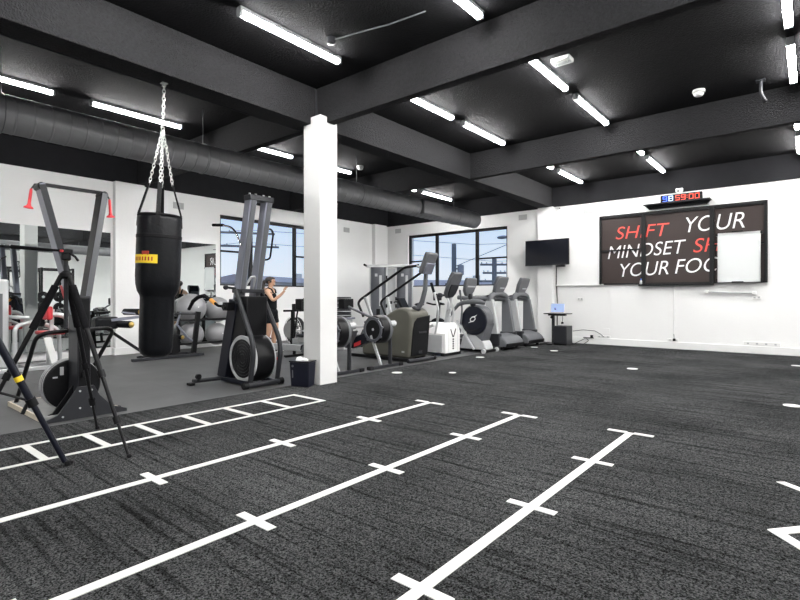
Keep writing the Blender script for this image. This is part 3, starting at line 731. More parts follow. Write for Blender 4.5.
# arms
for (y0, y1, nm) in ((1.715, 1.41, 'l'), (1.775, 1.93, 'r')):
    arm = P('arm', MB().bar((-5.50, y0, 0.98), (-5.45, y1, 2.19), 0.155, 0.05, (1, 0, 0)), 'steel' if nm == 'l' else 'black', sk, 0.006)
    sgn = -1 if nm == 'l' else 1
    P('face_strip', MB().bar((-5.412, y0, 1.0), (-5.362, y1, 2.17), 0.01, 0.05, (1, 0, 0)), 'dark' if nm == 'l' else 'grey', arm)
    P('pulley', MB().cyl((-5.52, y1, 2.16), (-5.38, y1, 2.16), 0.034, 18), 'black', sk)
    hy = y1+(sgn*0.045)
    hb = P('handle', MB().lathe((-5.44, hy+sgn*0.02, 2.13), (-0.1, sgn*0.1, -1), [(0.010, 0), (0.012, 0.03), (0.013, 0.135), (0.018, 0.155), (0.036, 0.168), (0.038, 0.18), (0.01, 0.183)], 18), 'redp', sk, label='red cord handle')
    P('cord', MB().tube([(-5.44, y1, 2.185), (-5.44, y1+sgn*0.04, 2.175), (-5.44, hy+sgn*0.02, 2.13)], 0.007, 6), 'cable', hb)
P('crossbar', MB().bar((-5.45, 1.41, 2.185), (-5.45, 1.93, 2.185), 0.035, 0.03, (1, 0, 0)), 'black', sk, 0.003)
P('sticker', MB().bar((-5.478, 1.655, 1.10), (-5.47, 1.612, 1.26), 0.06, 0.002, (1, 0, 0)).xf(Matrix.Translation((0, -0.0295, 0))), 'red', sk)
# U-shaped brace rail
P('brace_rail', MB().tube(fillet([(-6.44, 1.46, 0.045), (-5.72, 1.46, 0.80), (-5.66, 2.13, 0.83), (-6.40, 2.02, 0.045)], 0.12, 8), 0.02, 12), 'black', sk)
P('brace_arm', MB().bar((-5.69, 1.745, 0.815), (-5.6, 1.745, 0.80), 0.05, 0.03), 'black', sk)

# ---------------------------------------------------------------- tripods
def leg_parts(t, a, b, r0=0.017, foot=True, foamed=True):
    a, b = Vector(a), Vector(b); d = b-a
    P('leg', MB().tube([a, a+d*0.55], r0, 12).tube([a+d*0.5, a+d*0.8], r0*0.8, 12).tube([a+d*0.78, b-d*0.015], r0*0.62, 12), 'black', t)
    if foamed: P('foam_grip', MB().tube([a+d*0.06, a+d*0.30], r0*1.5, 14), 'foam', t)
    for f in (0.55, 0.8):
        c = a+d*f
        P('leg_clamp', MB().tube([c-d*0.018, c+d*0.018], r0*1.45, 12), 'blackm', t)
    if foot: P('foot', MB().ball((b.x, b.y, b.z+0.016), (0.019, 0.019, 0.016), 12, 8), 'blackm', t)
ap = Vector((-4.29, 1.275, 1.33))
t = T('tripod', 'black camera tripod with pan handle in front of the ski trainer', 'tripod', (-4.29, 1.275, 0.004))
for f in ((-4.76, 1.65, 0.006), (-3.735, 1.50, 0.006), (-4.40, 0.68, 0.006)):
    d = (Vector(f)-ap); h = Vector((d.x, d.y, 0)).normalized()
    leg_parts(t, ap+h*0.03-Vector((0, 0, 0.02)), f)
P('centre_column', MB().tube([(-4.29, 1.275, 0.92), (-4.29, 1.275, 1.44)], 0.015, 12), 'dark', t)
P('crown', MB().lathe((-4.29, 1.275, 1.285), (0, 0, 1), [(0.025, 0), (0.042, 0.015), (0.042, 0.04), (0.02, 0.06)], 16), 'blackm', t)
hd = P('head', MB().lathe((-4.29, 1.275, 1.42), (0, 0, 1), [(0.022, 0), (0.032, 0.01), (0.03, 0.05), (0.022, 0.06)], 16).box(-4.325, -4.255, 1.24, 1.31, 1.475, 1.505), 'blackm', t, 0.004)
P('lock_knob', MB().cyl((-4.268, 1.25, 1.49), (-4.25, 1.232, 1.49), 0.010, 12), 'redp', hd, label='red lock knob')
P('pan_handle', MB().tube([(-4.30, 1.26, 1.495), (-4.42, 1.16, 1.505), (-4.60, 1.015, 1.525)], [0.008, 0.012, 0.016], 10), 'foam', t)
P('lever', MB().tube([(-4.27, 1.29, 1.48), (-4.24, 1.32, 1.45), (-4.225, 1.335, 1.42)], 0.009, 8), 'blackm', t)
ap = Vector((-4.0, 0.57, 1.43))
t = T('tripod', 'black stand at the left edge, its near leg ringed yellow', 'tripod', (-4.0, 0.57, 0.004))
for k, f in enumerate(((-3.9, 1.165, 0.006), (-4.58, 0.33, 0.006), (-3.52, 0.16, 0.006))):
    f = Vector(f); d = f-ap
    P('leg', MB().tube([ap, ap+d*0.68], 0.023, 14).tube([ap+d*0.64, f-d*0.02], 0.018, 14), 'navy', t)
    for fr_ in (0.68,):
        c = ap+d*fr_; lp = P('leg_clamp', MB().tube([c-d*0.018, c+d*0.018], 0.031, 14), 'blackm', t)
        h = Vector((d.x, d.y, 0)).normalized()
        P('clamp_lever', MB().bar(c-h*0.02-Vector((0, 0, 0.0)), c-h*0.05-Vector((0, 0, 0.07)), 0.02, 0.016), 'blackm', lp)
    if k == 0:
        c = ap+d*0.567; P('marker_ring', MB().tube([c-d*0.011, c+d*0.011], 0.0245, 14), 'yellow', t, label='yellow ring')
    P('strut', MB().tube([(-4.0, 0.57, 0.66), tuple(ap+d*0.675)], 0.0085, 8), 'black', t)
    h = Vector((d.x, d.y, 0)).normalized(); s = Vector((-h.y, h.x, 0))
    P('foot', MB().bar(f-s*0.03+Vector((0, 0, 0.02)), f+s*0.03+Vector((0, 0, 0.02)), 0.03, 0.03).bar(f-h*0.03+Vector((0, 0, 0.045)), f+h*0.035+Vector((0, 0, 0.012)), 0.02, 0.02), 'blackm', t, 0.005)
P('centre_post', MB().tube([(-4.0, 0.57, 0.60), (-4.0, 0.57, 1.52)], 0.018, 12), 'navy', t)
P('crown', MB().lathe((-4.0, 0.57, 1.39), (0, 0, 1), [(0.035, 0), (0.05, 0.015), (0.05, 0.06), (0.03, 0.08)], 16), 'blackm', t)

# ---------------------------------------------------------------- tall twin-mast trainer
rt = T('climbing_trainer', 'tall dark trainer with twin leaning masts and a big flywheel', 'trainer', (-5.75, 3.85, 0.0))
for y in (3.73, 3.97):
    mast = P('mast', MB().bar((-5.90, y, 0.95), (-5.58, y, 2.44), 0.13, 0.10, (1, 0, 0)), 'steel', rt, 0.008)
    P('mast_channel', MB().bar((-5.825, y, 1.0), (-5.509, y, 2.42), 0.008, 0.06, (1, 0, 0)), 'grey', mast)
P('top_plate', MB().bar((-5.58, 3.67, 2.43), (-5.58, 4.03, 2.43), 0.15, 0.07, (1, 0, 0)), 'dark', rt, 0.006)
for y in (3.70, 3.79, 3.91, 4.0): P('bolt', MB().cyl((-5.57, y, 2.46), (-5.565, y, 2.49), 0.014, 10), 'silver', rt)
P('mid_plate', MB().bar((-5.82, 3.67, 1.23), (-5.82, 4.03, 1.23), 0.22, 0.05, (1, 0, 0)), 'dark', rt, 0.006)
# leaning lower body
P('lower_mast', MB().bar((-6.20, 3.73, 0.05), (-5.90, 3.73, 1.10), 0.20, 0.13, (1, 0, 0)), 'navy', rt, 0.008)
P('lower_mast', MB().bar((-6.20, 3.97, 0.05), (-5.90, 3.97, 1.10), 0.20, 0.13, (1, 0, 0)), 'navy', rt, 0.008)
P('drive_box', MB().prism([(-6.0, 0.55), (-5.62, 0.62), (-5.60, 1.16), (-5.9, 1.16)], 'y', 3.68, 4.0), 'black', rt, 0.015)
P('cable_guard', MB().tube(fillet([(-5.83, 3.78, 1.26), (-5.74, 3.84, 1.42), (-5.74, 3.9, 1.42), (-5.82, 3.93, 1.26)], 0.03), 0.016, 8), 'lgrey', rt)
# flywheel
wx_, wz_ = -5.70, 0.35
P('flywheel_drum', MB().lathe((wx_, 3.68, wz_), (0, 1, 0), [(0.05, 0), (0.255, 0), (0.295, 0.015), (0.31, 0.04), (0.31, 0.25), (0.295, 0.29), (0.05, 0.30)], 52), 'black', rt)
P('flywheel_ring', MB().lathe((wx_, 3.672, wz_), (0, 1, 0), [(0.252, 0.004), (0.256, 0.0), (0.296, 0.0), (0.304, 0.01), (0.304, 0.03)], 52, False), 'lgrey', rt)
P('flywheel_ring', MB().lathe((wx_, 3.985, wz_), (0, 1, 0), [(0.304, -0.02), (0.304, -0.004), (0.296, 0.003), (0.26, 0.003)], 52, False), 'lgrey', rt)
g = MB()
for r_ in (0.06, 0.1, 0.14, 0.18, 0.22): g.torus((wx_, 3.678, wz_), (0, 1, 0), r_, 0.004, 36, 6)
P('flywheel_grille', g, 'dark', rt)
# side rods
for y, y2 in ((3.66, 3.62), (4.04, 4.03)):
    P('side_rod', MB().tube(fillet([(-5.82, y, 1.24), (-5.40, y2, 0.62), (-5.36, y2, 0.45), (-5.44, y2, 0.05)], 0.2, 8), 0.032, 14), 'dark', rt)
P('safety_label', MB().box(-5.40, -5.392, 3.995, 4.02, 0.33, 0.36), 'redp', rt)
# floor frame
P('front_foot', MB().cyl((-5.42, 3.55, 0.045), (-5.42, 4.06, 0.045), 0.035, 16), 'dark', rt)
for y in (3.54, 4.07):
    P('foot_cap', MB().cyl((-5.42, y-0.03, 0.045), (-5.42, y+0.03, 0.045), 0.045, 16), 'blackm', rt)
for y in (3.68, 4.02):
    P('base_rail', MB().bar((-5.42, y, 0.045), (-6.2, y, 0.045), 0.06, 0.05), 'navy', rt, 0.006)
P('rear_foot', MB().tube(fillet([(-6.20, 4.04, 0.05), (-6.18, 3.65, 0.05), (-6.22, 3.28, 0.05)], 0.1), 0.028, 12), 'dark', rt)
P('foot_cap', MB().box(-6.27, -6.17, 3.22, 3.29, 0.0, 0.035), 'blackm', rt, 0.006)
P('transport_wheel', MB().cyl((-6.19, 3.33, 0.11), (-6.15, 3.33, 0.11), 0.035, 14).bar((-6.17, 3.33, 0.05), (-6.17, 3.33, 0.13), 0.02, 0.02), 'blackm', rt)
# handles
h1 = P('side_handle', MB().tube([(-5.93, 3.66, 1.01), (-6.25, 3.66, 1.03), (-6.42, 3.66, 1.10), (-6.62, 3.66, 1.17), (-6.78, 3.66, 1.15), (-6.93, 3.66, 1.09), (-7.05, 3.66, 0.97)], [0.018, 0.018, 0.022, 0.026, 0.028, 0.028, 0.024], 12), 'foam', rt)
P('grip_collar', MB().tube([(-6.33, 3.66, 1.06), (-6.44, 3.66, 1.108)], 0.028, 12), 'orange', h1, label='orange collar')
P('pivot_bracket', MB().box(-5.98, -5.86, 3.56, 3.66, 0.97, 1.08).cyl((-5.93, 3.54, 1.02), (-5.93, 3.58, 1.02), 0.04, 14), 'black', rt, 0.006)
P('knob_bracket', MB().bar((-5.85, 3.69, 1.26), (-6.02, 3.64, 1.28), 0.03, 0.03).ball((-6.03, 3.64, 1.28), 0.035, 12, 8), 'dark', rt)
h2 = P('upper_handle', MB().tube(fillet([(-5.70, 3.66, 1.82), (-5.80, 3.62, 2.05), (-6.06, 3.60, 2.11)], 0.16), 0.014, 10), 'chrome', rt)
P('grip', MB().tube([(-6.03, 3.60, 2.105), (-6.28, 3.60, 2.13)], 0.02, 10), 'foam', h2)
P('loop_handle', MB().tube(fillet([(-5.66, 4.0, 2.04), (-5.66, 4.08, 2.08), (-5.60, 4.09, 2.02), (-5.68, 4.09, 1.66), (-5.76, 4.0, 1.65)], 0.05), 0.013, 10), 'black', rt)

# bin by the column
t = T('waste_bin', 'black waste bin with white liner in front of the column', 'bin', (-5.05, 4.14, 0.0), math.radians(20))
bn = MB().hexa([(-0.125, -0.085, 0.005), (0.125, -0.085, 0.005), (0.125, 0.085, 0.005), (-0.125, 0.085, 0.005)], [(-0.14, -0.10, 0.325), (0.14, -0.10, 0.325), (0.14, 0.10, 0.325), (-0.14, 0.10, 0.325)])
P('body', bn, 'navy', t, 0.015, local=True)
P('rim', MB().box(-0.145, 0.145, -0.105, 0.105, 0.318, 0.335), 'black', t, 0.006, local=True)
P('liner', MB().ball((-0.01, 0, 0.335), (0.09, 0.06, 0.035), 18, 8).ball((-0.05, 0.01, 0.35), (0.045, 0.04, 0.03), 14, 8).ball((0.03, -0.02, 0.345), (0.05, 0.035, 0.022), 14, 8), 'bag', t, local=True, label='white bin liner')
P('marking', MB().cyl((-0.09, -0.099, 0.27), (-0.09, -0.093, 0.27), 0.016, 12).box(-0.1, -0.085, -0.096, -0.089, 0.12, 0.22), 'grey', t, local=True)

# ---------------------------------------------------------------- person
def skinned(name, nodes, edges, levels=2):
    me = bpy.data.meshes.new(name); me.from_pydata([n[:3] for n in nodes], edges, [])
    o = bpy.data.objects.new(name, me); COL.objects.link(o)
    o.modifiers.new('Skin', 'SKIN')
    if not me.skin_vertices:
        bpy.context.view_layer.objects.active = o
    sv = me.skin_vertices[0].data
    for i, n in enumerate(nodes):
        rx = n[3]; ry = n[4] if len(n) > 4 else n[3]
        sv[i].radius = (rx, ry); sv[i].use_root = (i == 0)
    sb = o.modifiers.new('Sub', 'SUBSURF'); sb.levels = levels; sb.render_levels = levels
    bpy.context.view_layer.update()
    out = baked(o); bpy.data.objects.remove(o)
    return [v.co.copy() for v in out.vertices], [list(p.vertices) for p in out.polygons]
pr = T('person', 'woman in black sports top and shorts raising one hand by the window', 'person', (-8.84, 6.37, 0.0), math.radians(32))
pr.scale = (1.2, 1.22, 1.0)
N = [(0, 0, 0.85, .098), (0.0, 0, 0.97, .092), (0.005, 0, 1.10, .098), (0.0, 0, 1.22, .105), (-0.005, 0, 1.30, .075), (0.0, 0, 1.35, .046), (0.012, 0, 1.39, .043),
     (0.022, 0, 1.45, .066), (0.02, 0, 1.50, .076), (0.015, 0, 1.545, .055),                                   # 7 8 9 head
     (0.0, -0.145, 1.275, .046), (0.13, -0.175, 1.07, .037), (0.26, -0.145, 1.20, .028), (0.305, -0.135, 1.26, .022), (0.317, -0.13, 1.295, .024),   # 10-14 right arm
     (0.0, 0.145, 1.275, .046), (-0.05, 0.18, 1.05, .037), (-0.03, 0.18, 0.88, .028), (-0.02, 0.175, 0.83, .022), (-0.015, 0.17, 0.79, .024),             # 15-19 left arm
     (0.0, -0.085, 0.77, .092), (0.015, -0.095, 0.60, .078), (0.02, -0.10, 0.44, .056), (-0.015, -0.10, 0.32, .053), (-0.02, -0.10, 0.09, .034), (0.03, -0.10, 0.04, .034), (0.12, -0.105, 0.03, .026),
     (0.0, 0.085, 0.77, .092), (0.04, 0.095, 0.60, .078), (0.06, 0.10, 0.44, .056), (0.03, 0.10, 0.32, .053), (0.02, 0.10, 0.09, .034), (0.07, 0.10, 0.04, .034), (0.16, 0.105, 0.03, .026)]
Ed = [(0, 1), (1, 2), (2, 3), (3, 4), (4, 5), (5, 6), (6, 7), (7, 8), (8, 9), (4, 10), (10, 11), (11, 12), (12, 13), (13, 14), (4, 15), (15, 16), (16, 17), (17, 18), (18, 19),
      (0, 20), (20, 21), (21, 22), (22, 23), (23, 24), (24, 25), (25, 26), (0, 27), (27, 28), (28, 29), (29, 30), (30, 31), (31, 32), (32, 33)]
bm_ = MB().add(*skinned('body_tmp', N, Ed))
# nose, chin, lips and ears
bm_.lathe((0.085, 0, 1.50), (0.35, 0, -1), [(0.004, 0), (0.008, 0.015), (0.012, 0.03), (0.008, 0.036)], 10)
bm_.ball((0.072, 0, 1.415), (0.02, 0.022, 0.018), 12, 8)
bm_.ball((0.088, 0, 1.438), (0.008, 0.02, 0.005), 10, 6)
for s in (-1, 1): bm_.ball((0.01, s*0.074, 1.475), (0.016, 0.008, 0.026), 10, 8)
# fingers of both hands, rooted in the palm
def fingers(mb, c, fwd, side, palm):
    c, f, s, p = Vector(c), Vector(fwd).normalized(), Vector(side).normalized(), Vector(palm).normalized()
    for k, (L, off) in enumerate(((0.062, -0.026), (0.07, -0.009), (0.066, 0.009), (0.052, 0.025))):
        a = c+s*off+f*0.012
        b = a+f*L*0.48+p*0.004; d = b+f*L*0.3+p*L*0.2; e = d+f*L*0.12+p*L*0.22
        mb.tube([a-f*0.015, b, d, e], [0.0085, 0.008, 0.0075, 0.006], 8)
    a = c-s*0.026-f*0.012
    mb.tube([a+s*0.01, a-s*0.018+f*0.02+p*0.008, a-s*0.022+f*0.045+p*0.016], [0.010, 0.009, 0.007], 8)
fingers(bm_, (0.318, -0.13, 1.30), (0.2, 0.1, 1), (0.3, 1, 0), (1, 0.3, -0.3))
fingers(bm_, (-0.013, 0.17, 0.785), (0.1, 0, -1), (1, 0, 0.3), (0, -1, 0))
body = P('body', bm_, 'skin', pr, local=True, smooth=180)
eye = mat('eye', (0.03, 0.02, 0.02), 0.2)
for s in (-1, 1): P('eye', MB().ball((0.083, s*0.032, 1.488), (0.008, 0.011, 0.007), 10, 6), eye, pr, local=True)
# hair and ponytail
hm = MB()
vs0 = len(hm.v); hm.ball((0.004, 0, 1.503), (0.096, 0.087, 0.083), 28, 18)
for v in hm.v:
    if v.x > 0.045 and v.z < 1.525: v.x = 0.045+(v.x-0.045)*0.25
    if v.z < 1.455: v.x -= 0.01
hm.tube([(-0.075, 0, 1.50), (-0.115, 0.0, 1.47), (-0.135, -0.01, 1.38), (-0.135, -0.015, 1.28), (-0.12, -0.02, 1.17), (-0.115, -0.02, 1.10)], [0.03, 0.036, 0.04, 0.036, 0.026, 0.008], 14)
P('hair', hm, 'hair', pr, local=True, smooth=180)
# clothes as slightly larger shells
tk = [(0.0, 0, 0.83, .132), (0.0, 0, 0.97, .126), (0.006, 0, 1.10, .124), (0.002, 0, 1.20, .116), (-0.004, 0, 1.255, .088)]
tb = MB().add(*skinned('top_tmp', tk, [(0, 1), (1, 2), (2, 3), (3, 4)]))
for s in (-1, 1):
    tb.tube([(0.085, s*0.06, 1.235), (0.06, s*0.075, 1.31), (0.0, s*0.08, 1.345), (-0.06, s*0.07, 1.31), (-0.085, s*0.055, 1.23)], 0.016, 8)
P('tank_top', tb, 'cloth', pr, local=True, smooth=180)
sh = [(0, 0, 0.87, .132), (0, 0, 0.95, .126), (0.0, -0.085, 0.775, .105), (0.012, -0.095, 0.62, .096), (0.014, -0.096, 0.585, .094), (0.0, 0.085, 0.775, .105), (0.036, 0.095, 0.62, .096), (0.04, 0.096, 0.585, .094)]
P('shorts', MB().add(*skinned('shorts_tmp', sh, [(0, 1), (0, 2), (2, 3), (3, 4), (0, 5), (5, 6), (6, 7)])), 'cloth', pr, local=True, smooth=180)
for x, y in ((0.0, -0.10), (0.04, 0.10)):
    s_ = MB(); s_.ball((x+0.045, y, 0.045), (0.135, 0.048, 0.05), 20, 10)
    for v in s_.v: v.z = max(v.z, 0.012)
    s_.tube([(x-0.02, y, 0.05), (x-0.02, y, 0.10)], [0.05, 0.042], 14)
    sh_ = P('shoe', s_, 'dark', pr, local=True, smooth=180)
    P('sole', MB().lathe((0, 0, 0), (0, 0, 1), [(1, 0.0), (1, 0.016)], 24).xf(Matrix.Translation((x+0.045, y, 0.001)) @ Matrix.Diagonal((0.132, 0.047, 1, 1))), 'white', sh_, local=True)

# ---------------------------------------------------------------- air bike behind the woman
ab = T('air_bike', 'black air bike with spoked fan wheel, behind the woman', 'exercise bike', (-8.35, 7.02, 0.0))
wc = (-8.62, 7.02, 0.42)
P('fan_wheel', MB().lathe((wc[0], wc[1]-0.05, wc[2]), (0, 1, 0), [(0.24, 0), (0.29, 0.0), (0.29, 0.10), (0.24, 0.10)], 40, False), 'blackm', ab)
g = MB()
for k in range(28):
    a = 2*PI*k/28
    g.bar((wc[0]+0.04*math.cos(a), wc[1]-0.08, wc[2]+0.04*math.sin(a)), (wc[0]+0.3*math.cos(a), wc[1]-0.065, wc[2]+0.3*math.sin(a)), 0.006, 0.006)
for r_ in (0.14, 0.22, 0.3): g.torus((wc[0], wc[1]-0.07, wc[2]), (0, 1, 0), r_, 0.006, 40, 6)
P('fan_cage', g, 'silver', ab)
g = MB()
for k in range(10):
    a = 2*PI*k/10; g.bar((wc[0]+0.05*math.cos(a), wc[1], wc[2]+0.05*math.sin(a)), (wc[0]+0.25*math.cos(a), wc[1], wc[2]+0.25*math.sin(a)), 0.07, 0.006, (0, 1, 0))
P('fan_blades', g, 'grey', ab)
P('side_disc', MB().lathe((wc[0]-0.12, wc[1]-0.10, wc[2]), (0, 1, 0), [(0.01, 0), (0.17, 0), (0.175, 0.012), (0.01, 0.014)], 32), 'lgrey', ab)
P('front_post', MB().bar((-8.52, 6.86, 0.03), (-8.50, 6.86, 0.84), 0.075, 0.06, (1, 0, 0)), 'black', ab, 0.006)
P('top_handle', MB().tube([(-8.56, 6.66, 0.855), (-8.50, 6.86, 0.855), (-8.44, 7.2, 0.855)], 0.022, 10), 'foam', ab)
P('console', MB().box(-8.66, -8.57, 6.95, 7.12, 0.86, 1.0), 'blackm', ab, 0.01)
P('frame_tube', MB().bar((-8.5, 7.02, 0.25), (-7.75, 7.02, 0.35), 0.06, 0.07).bar((-7.85, 7.02, 0.33), (-7.92, 7.02, 0.86), 0.045, 0.045), 'black', ab, 0.005)
P('seat', MB().ball((-7.93, 7.02, 0.89), (0.14, 0.1, 0.04), 18, 8), 'leather', ab)
for x in (-8.75, -7.75):
    P('foot_bar', MB().bar((x, 6.75, 0.03), (x, 7.29, 0.03), 0.06, 0.055), 'black', ab, 0.008)
P('base_beam', MB().bar((-8.75, 7.02, 0.075), (-7.75, 7.02, 0.075), 0.06, 0.05), 'black', ab, 0.006)
for s in (-1, 1):
    P('handlebar', MB().tube(fillet([(-8.4, 7.02+s*0.2, 0.3), (-8.3, 7.02+s*0.2, 0.85), (-8.1, 7.02+s*0.2, 1.12), (-7.98, 7.02+s*0.2, 1.12)], 0.1), 0.017, 10), 'black', ab)

ab.location.x -= 0.12; ab.location.y -= 0.06

# ---------------------------------------------------------------- rowing machines (made once, then copied)
def rower():
    t = T('rowing_machine', 'rowing machine with black caged flywheel beside the olive stair machine', 'rowing machine', (-5.35, 6.1, 0.0), 0, 'rowing machines right of the column')
    x0, y0 = -5.35, 6.1
    P('front_foot', MB().bar((x0, y0-0.36, 0.028), (x0, y0+0.36, 0.028), 0.05, 0.05), 'dark', t, 0.008)
    for s in (-1, 1):
        P('foot_cap', MB().box(x0-0.04, x0+0.04, y0+s*0.36-0.05, y0+s*0.36+0.05, 0.0, 0.055), 'blackm', t, 0.01)
    cx, cz = -5.52, 0.62
    P('leg', MB().bar((x0-0.03, y0-0.08, 0.05), (cx-0.05, y0-0.11, cz-0.1), 0.05, 0.03, (1, 0, 0)), 'lgrey', t, 0.005)
    P('leg', MB().bar((x0+0.01, y0+0.10, 0.05), (cx+0.12, y0+0.17, cz+0.05), 0.06, 0.035, (1, 0, 0)), 'dark', t, 0.005)
    P('flywheel_housing', MB().lathe((cx, y0-0.12, cz), (0, 1, 0), [(0.15, 0), (0.205, 0.0), (0.225, 0.02), (0.23, 0.1), (0.23, 0.2), (0.21, 0.27), (0.03, 0.28)], 44), 'black', t)
    rg = MB().lathe((cx, y0-0.135, cz), (0, 1, 0), [(0.155, 0.02), (0.16, 0.0), (0.20, 0.0), (0.21, 0.03)], 44, False)
    for k in range(8):
        a = 2*PI*k/8+0.2; rg.ball((cx+0.205*math.cos(a), y0-0.12, cz+0.205*math.sin(a)), (0.022, 0.02, 0.022), 10, 6)
    P('flywheel_ring', rg, 'shroud', t)
    P('side_band', MB().lathe((cx, y0+0.05, cz), (0, 1, 0), [(0.2305, 0), (0.236, 0.005), (0.236, 0.06), (0.2305, 0.065)], 44, False), 'grey', t)
    g = MB().lathe((cx, y0-0.10, cz), (0, 1, 0), [(0.02, 0), (0.15, 0.0), (0.15, 0.01), (0.02, 0.01)], 32)
    for r_ in (0.05, 0.09, 0.13): g.torus((cx, y0-0.112, cz), (0, 1, 0), r_, 0.004, 32, 6)
    for k in range(16):
        a = 2*PI*k/16; g.bar((cx+0.02*math.cos(a), y0-0.112, cz+0.02*math.sin(a)), (cx+0.15*math.cos(a), y0-0.112, cz+0.15*math.sin(a)), 0.005, 0.005)
    P('fan_grille', g, 'blackm', t)
    P('hub', MB().cyl((cx, y0-0.125, cz), (cx, y0-0.10, cz), 0.022, 14), 'silver', t)
    P('axle_cap', MB().cyl((cx+0.17, y0+0.1, cz+0.09), (cx+0.17, y0+0.22, cz+0.09), 0.05, 16), 'lgrey', t)
    # main frame and footboards
    P('main_frame', MB().prism([(cx-0.1, 0.60), (cx-0.05, 0.45), (-6.05, 0.27), (-6.30, 0.30), (-6.28, 0.38)], 'y', y0-0.055, y0+0.055), 'navy', t, 0.01)
    P('label', MB().prism([(-6.02, 0.36), (-5.86, 0.42), (-5.86, 0.35), (-6.02, 0.295)], 'y', y0-0.058, y0-0.055), 'redp', t, label='red decal')
    for s in (-1, 1):
        P('footboard', MB().hexa([(-6.12, y0+s*0.13-0.06, 0.30), (-6.07, y0+s*0.13-0.06, 0.28), (-6.07, y0+s*0.13+0.06, 0.28), (-6.12, y0+s*0.13+0.06, 0.30)],
                                 [(-5.94, y0+s*0.13-0.06, 0.60), (-5.90, y0+s*0.13-0.06, 0.58), (-5.90, y0+s*0.13+0.06, 0.58), (-5.94, y0+s*0.13+0.06, 0.60)]), 'grey', t, 0.008)
    P('monorail', MB().bar((-6.2, y0, 0.33), (-7.72, y0, 0.30), 0.06, 0.10), 'silver', t, 0.006)
    P('rear_leg', MB().bar((-7.66, y0, 0.27), (-7.70, y0, 0.03), 0.05, 0.04).bar((-7.7, y0-0.22, 0.025), (-7.7, y0+0.22, 0.025), 0.05, 0.045), 'black', t, 0.006)
    st = MB().ball((-7.38, y0, 0.42), (0.15, 0.17, 0.035), 20, 8)
    P('seat', st, 'blackm', t)
    P('seat_carriage', MB().box(-7.48, -7.28, y0-0.09, y0+0.09, 0.30, 0.40), 'lgrey', t, 0.008)
    # monitor arm
    P('monitor_arm', MB().tube([(cx-0.08, y0+0.02, cz+0.16), (-6.26, y0+0.02, 0.99)], 0.022, 10), 'grey', t)
    mo = P('monitor', MB().box(-6.36, -6.22, y0-0.10, y0+0.14, 0.95, 1.12), 'blackm', t, 0.012)
    P('screen', MB().box(-6.365, -6.36, y0-0.07, y0+0.11, 1.0, 1.1), 'grey', mo)
    P('handle', MB().tube([(-6.02, y0-0.22, 0.63), (-6.04, y0, 0.64), (-6.02, y0+0.22, 0.63)], 0.015, 10), 'lgrey', t)
    return t
r1 = rower()
dup(r1, None, (-5.35, 5.16, 0.0), 'rowing machine half hidden by the right side of the white column')

# ---------------------------------------------------------------- olive stair machine
st = T('stair_climber', 'olive grey stair machine with two sloping black handrails', 'stair machine', (-5.9, 7.1, 0.0))
ya, yb_ = 6.84, 7.40
prof = fillet([(-6.62, 0.06), (-6.66, 0.50), (-6.55, 0.60), (-5.95, 0.86), (-5.62, 0.975), (-5.44, 0.90), (-5.42, 0.06)], 0.12) if False else None
def fil2(pts, r, n=5):
    return [(p.x, p.z) for p in fillet([(a, 0, b) for a, b in pts], r, n)]
pp = fil2([(-6.60, 0.06), (-6.64, 0.52), (-6.38, 0.63), (-5.95, 0.85), (-5.66, 0.985), (-5.40, 0.90), (-5.47, 0.06)], 0.16)
P('body', MB().prism(pp, 'y', ya, yb_), 'olive', st, 0.05, seg=4)
fp = MB()
fpoly = [(ya+0.06, 0.10), (ya+0.07, 0.55), (ya+0.10, 0.70), (ya+0.18, 0.78), (yb_-0.02, 0.82), (yb_-0.02, 0.10)]
lx = lambda z: -5.462+0.07*(z-0.06)/0.84
n = len(fpoly)
fp.add([(lx(z)-0.01, y, z) for y, z in fpoly]+[(lx(z)+0.012, y, z) for y, z in fpoly], [list(range(n)), [n+i for i in range(n)][::-1]]+[[i, (i+1) % n, n+(i+1) % n, n+i] for i in range(n)])
P('front_panel', fp, 'blackm', st, 0.006)
P('panel_recess', MB().box(lx(.5)+0.008, lx(.5)+0.02, ya+0.22, yb_-0.1, 0.50, 0.53).box(lx(.2)+0.008, lx(.2)+0.018, ya+0.25, ya+0.36, 0.13, 0.18), 'dark', st, 0.003)
for y in (ya+0.03, yb_-0.03):
    P('base_rail', MB().bar((-6.95, y, 0.035), (-5.42, y, 0.035), 0.07, 0.06), 'black', st, 0.01)
P('front_foot', MB().cyl((-5.36, ya-0.14, 0.04), (-5.36, yb_+0.02, 0.04), 0.035, 14), 'dark', st)
P('transport_wheel', MB().cyl((-5.36, yb_+0.02, 0.045), (-5.36, yb_+0.08, 0.045), 0.045, 16), 'blackm', st)
P('serial_plate', MB().box(-5.62, -5.56, ya-0.002, ya+0.01, 0.16, 0.19), 'lgrey', st)
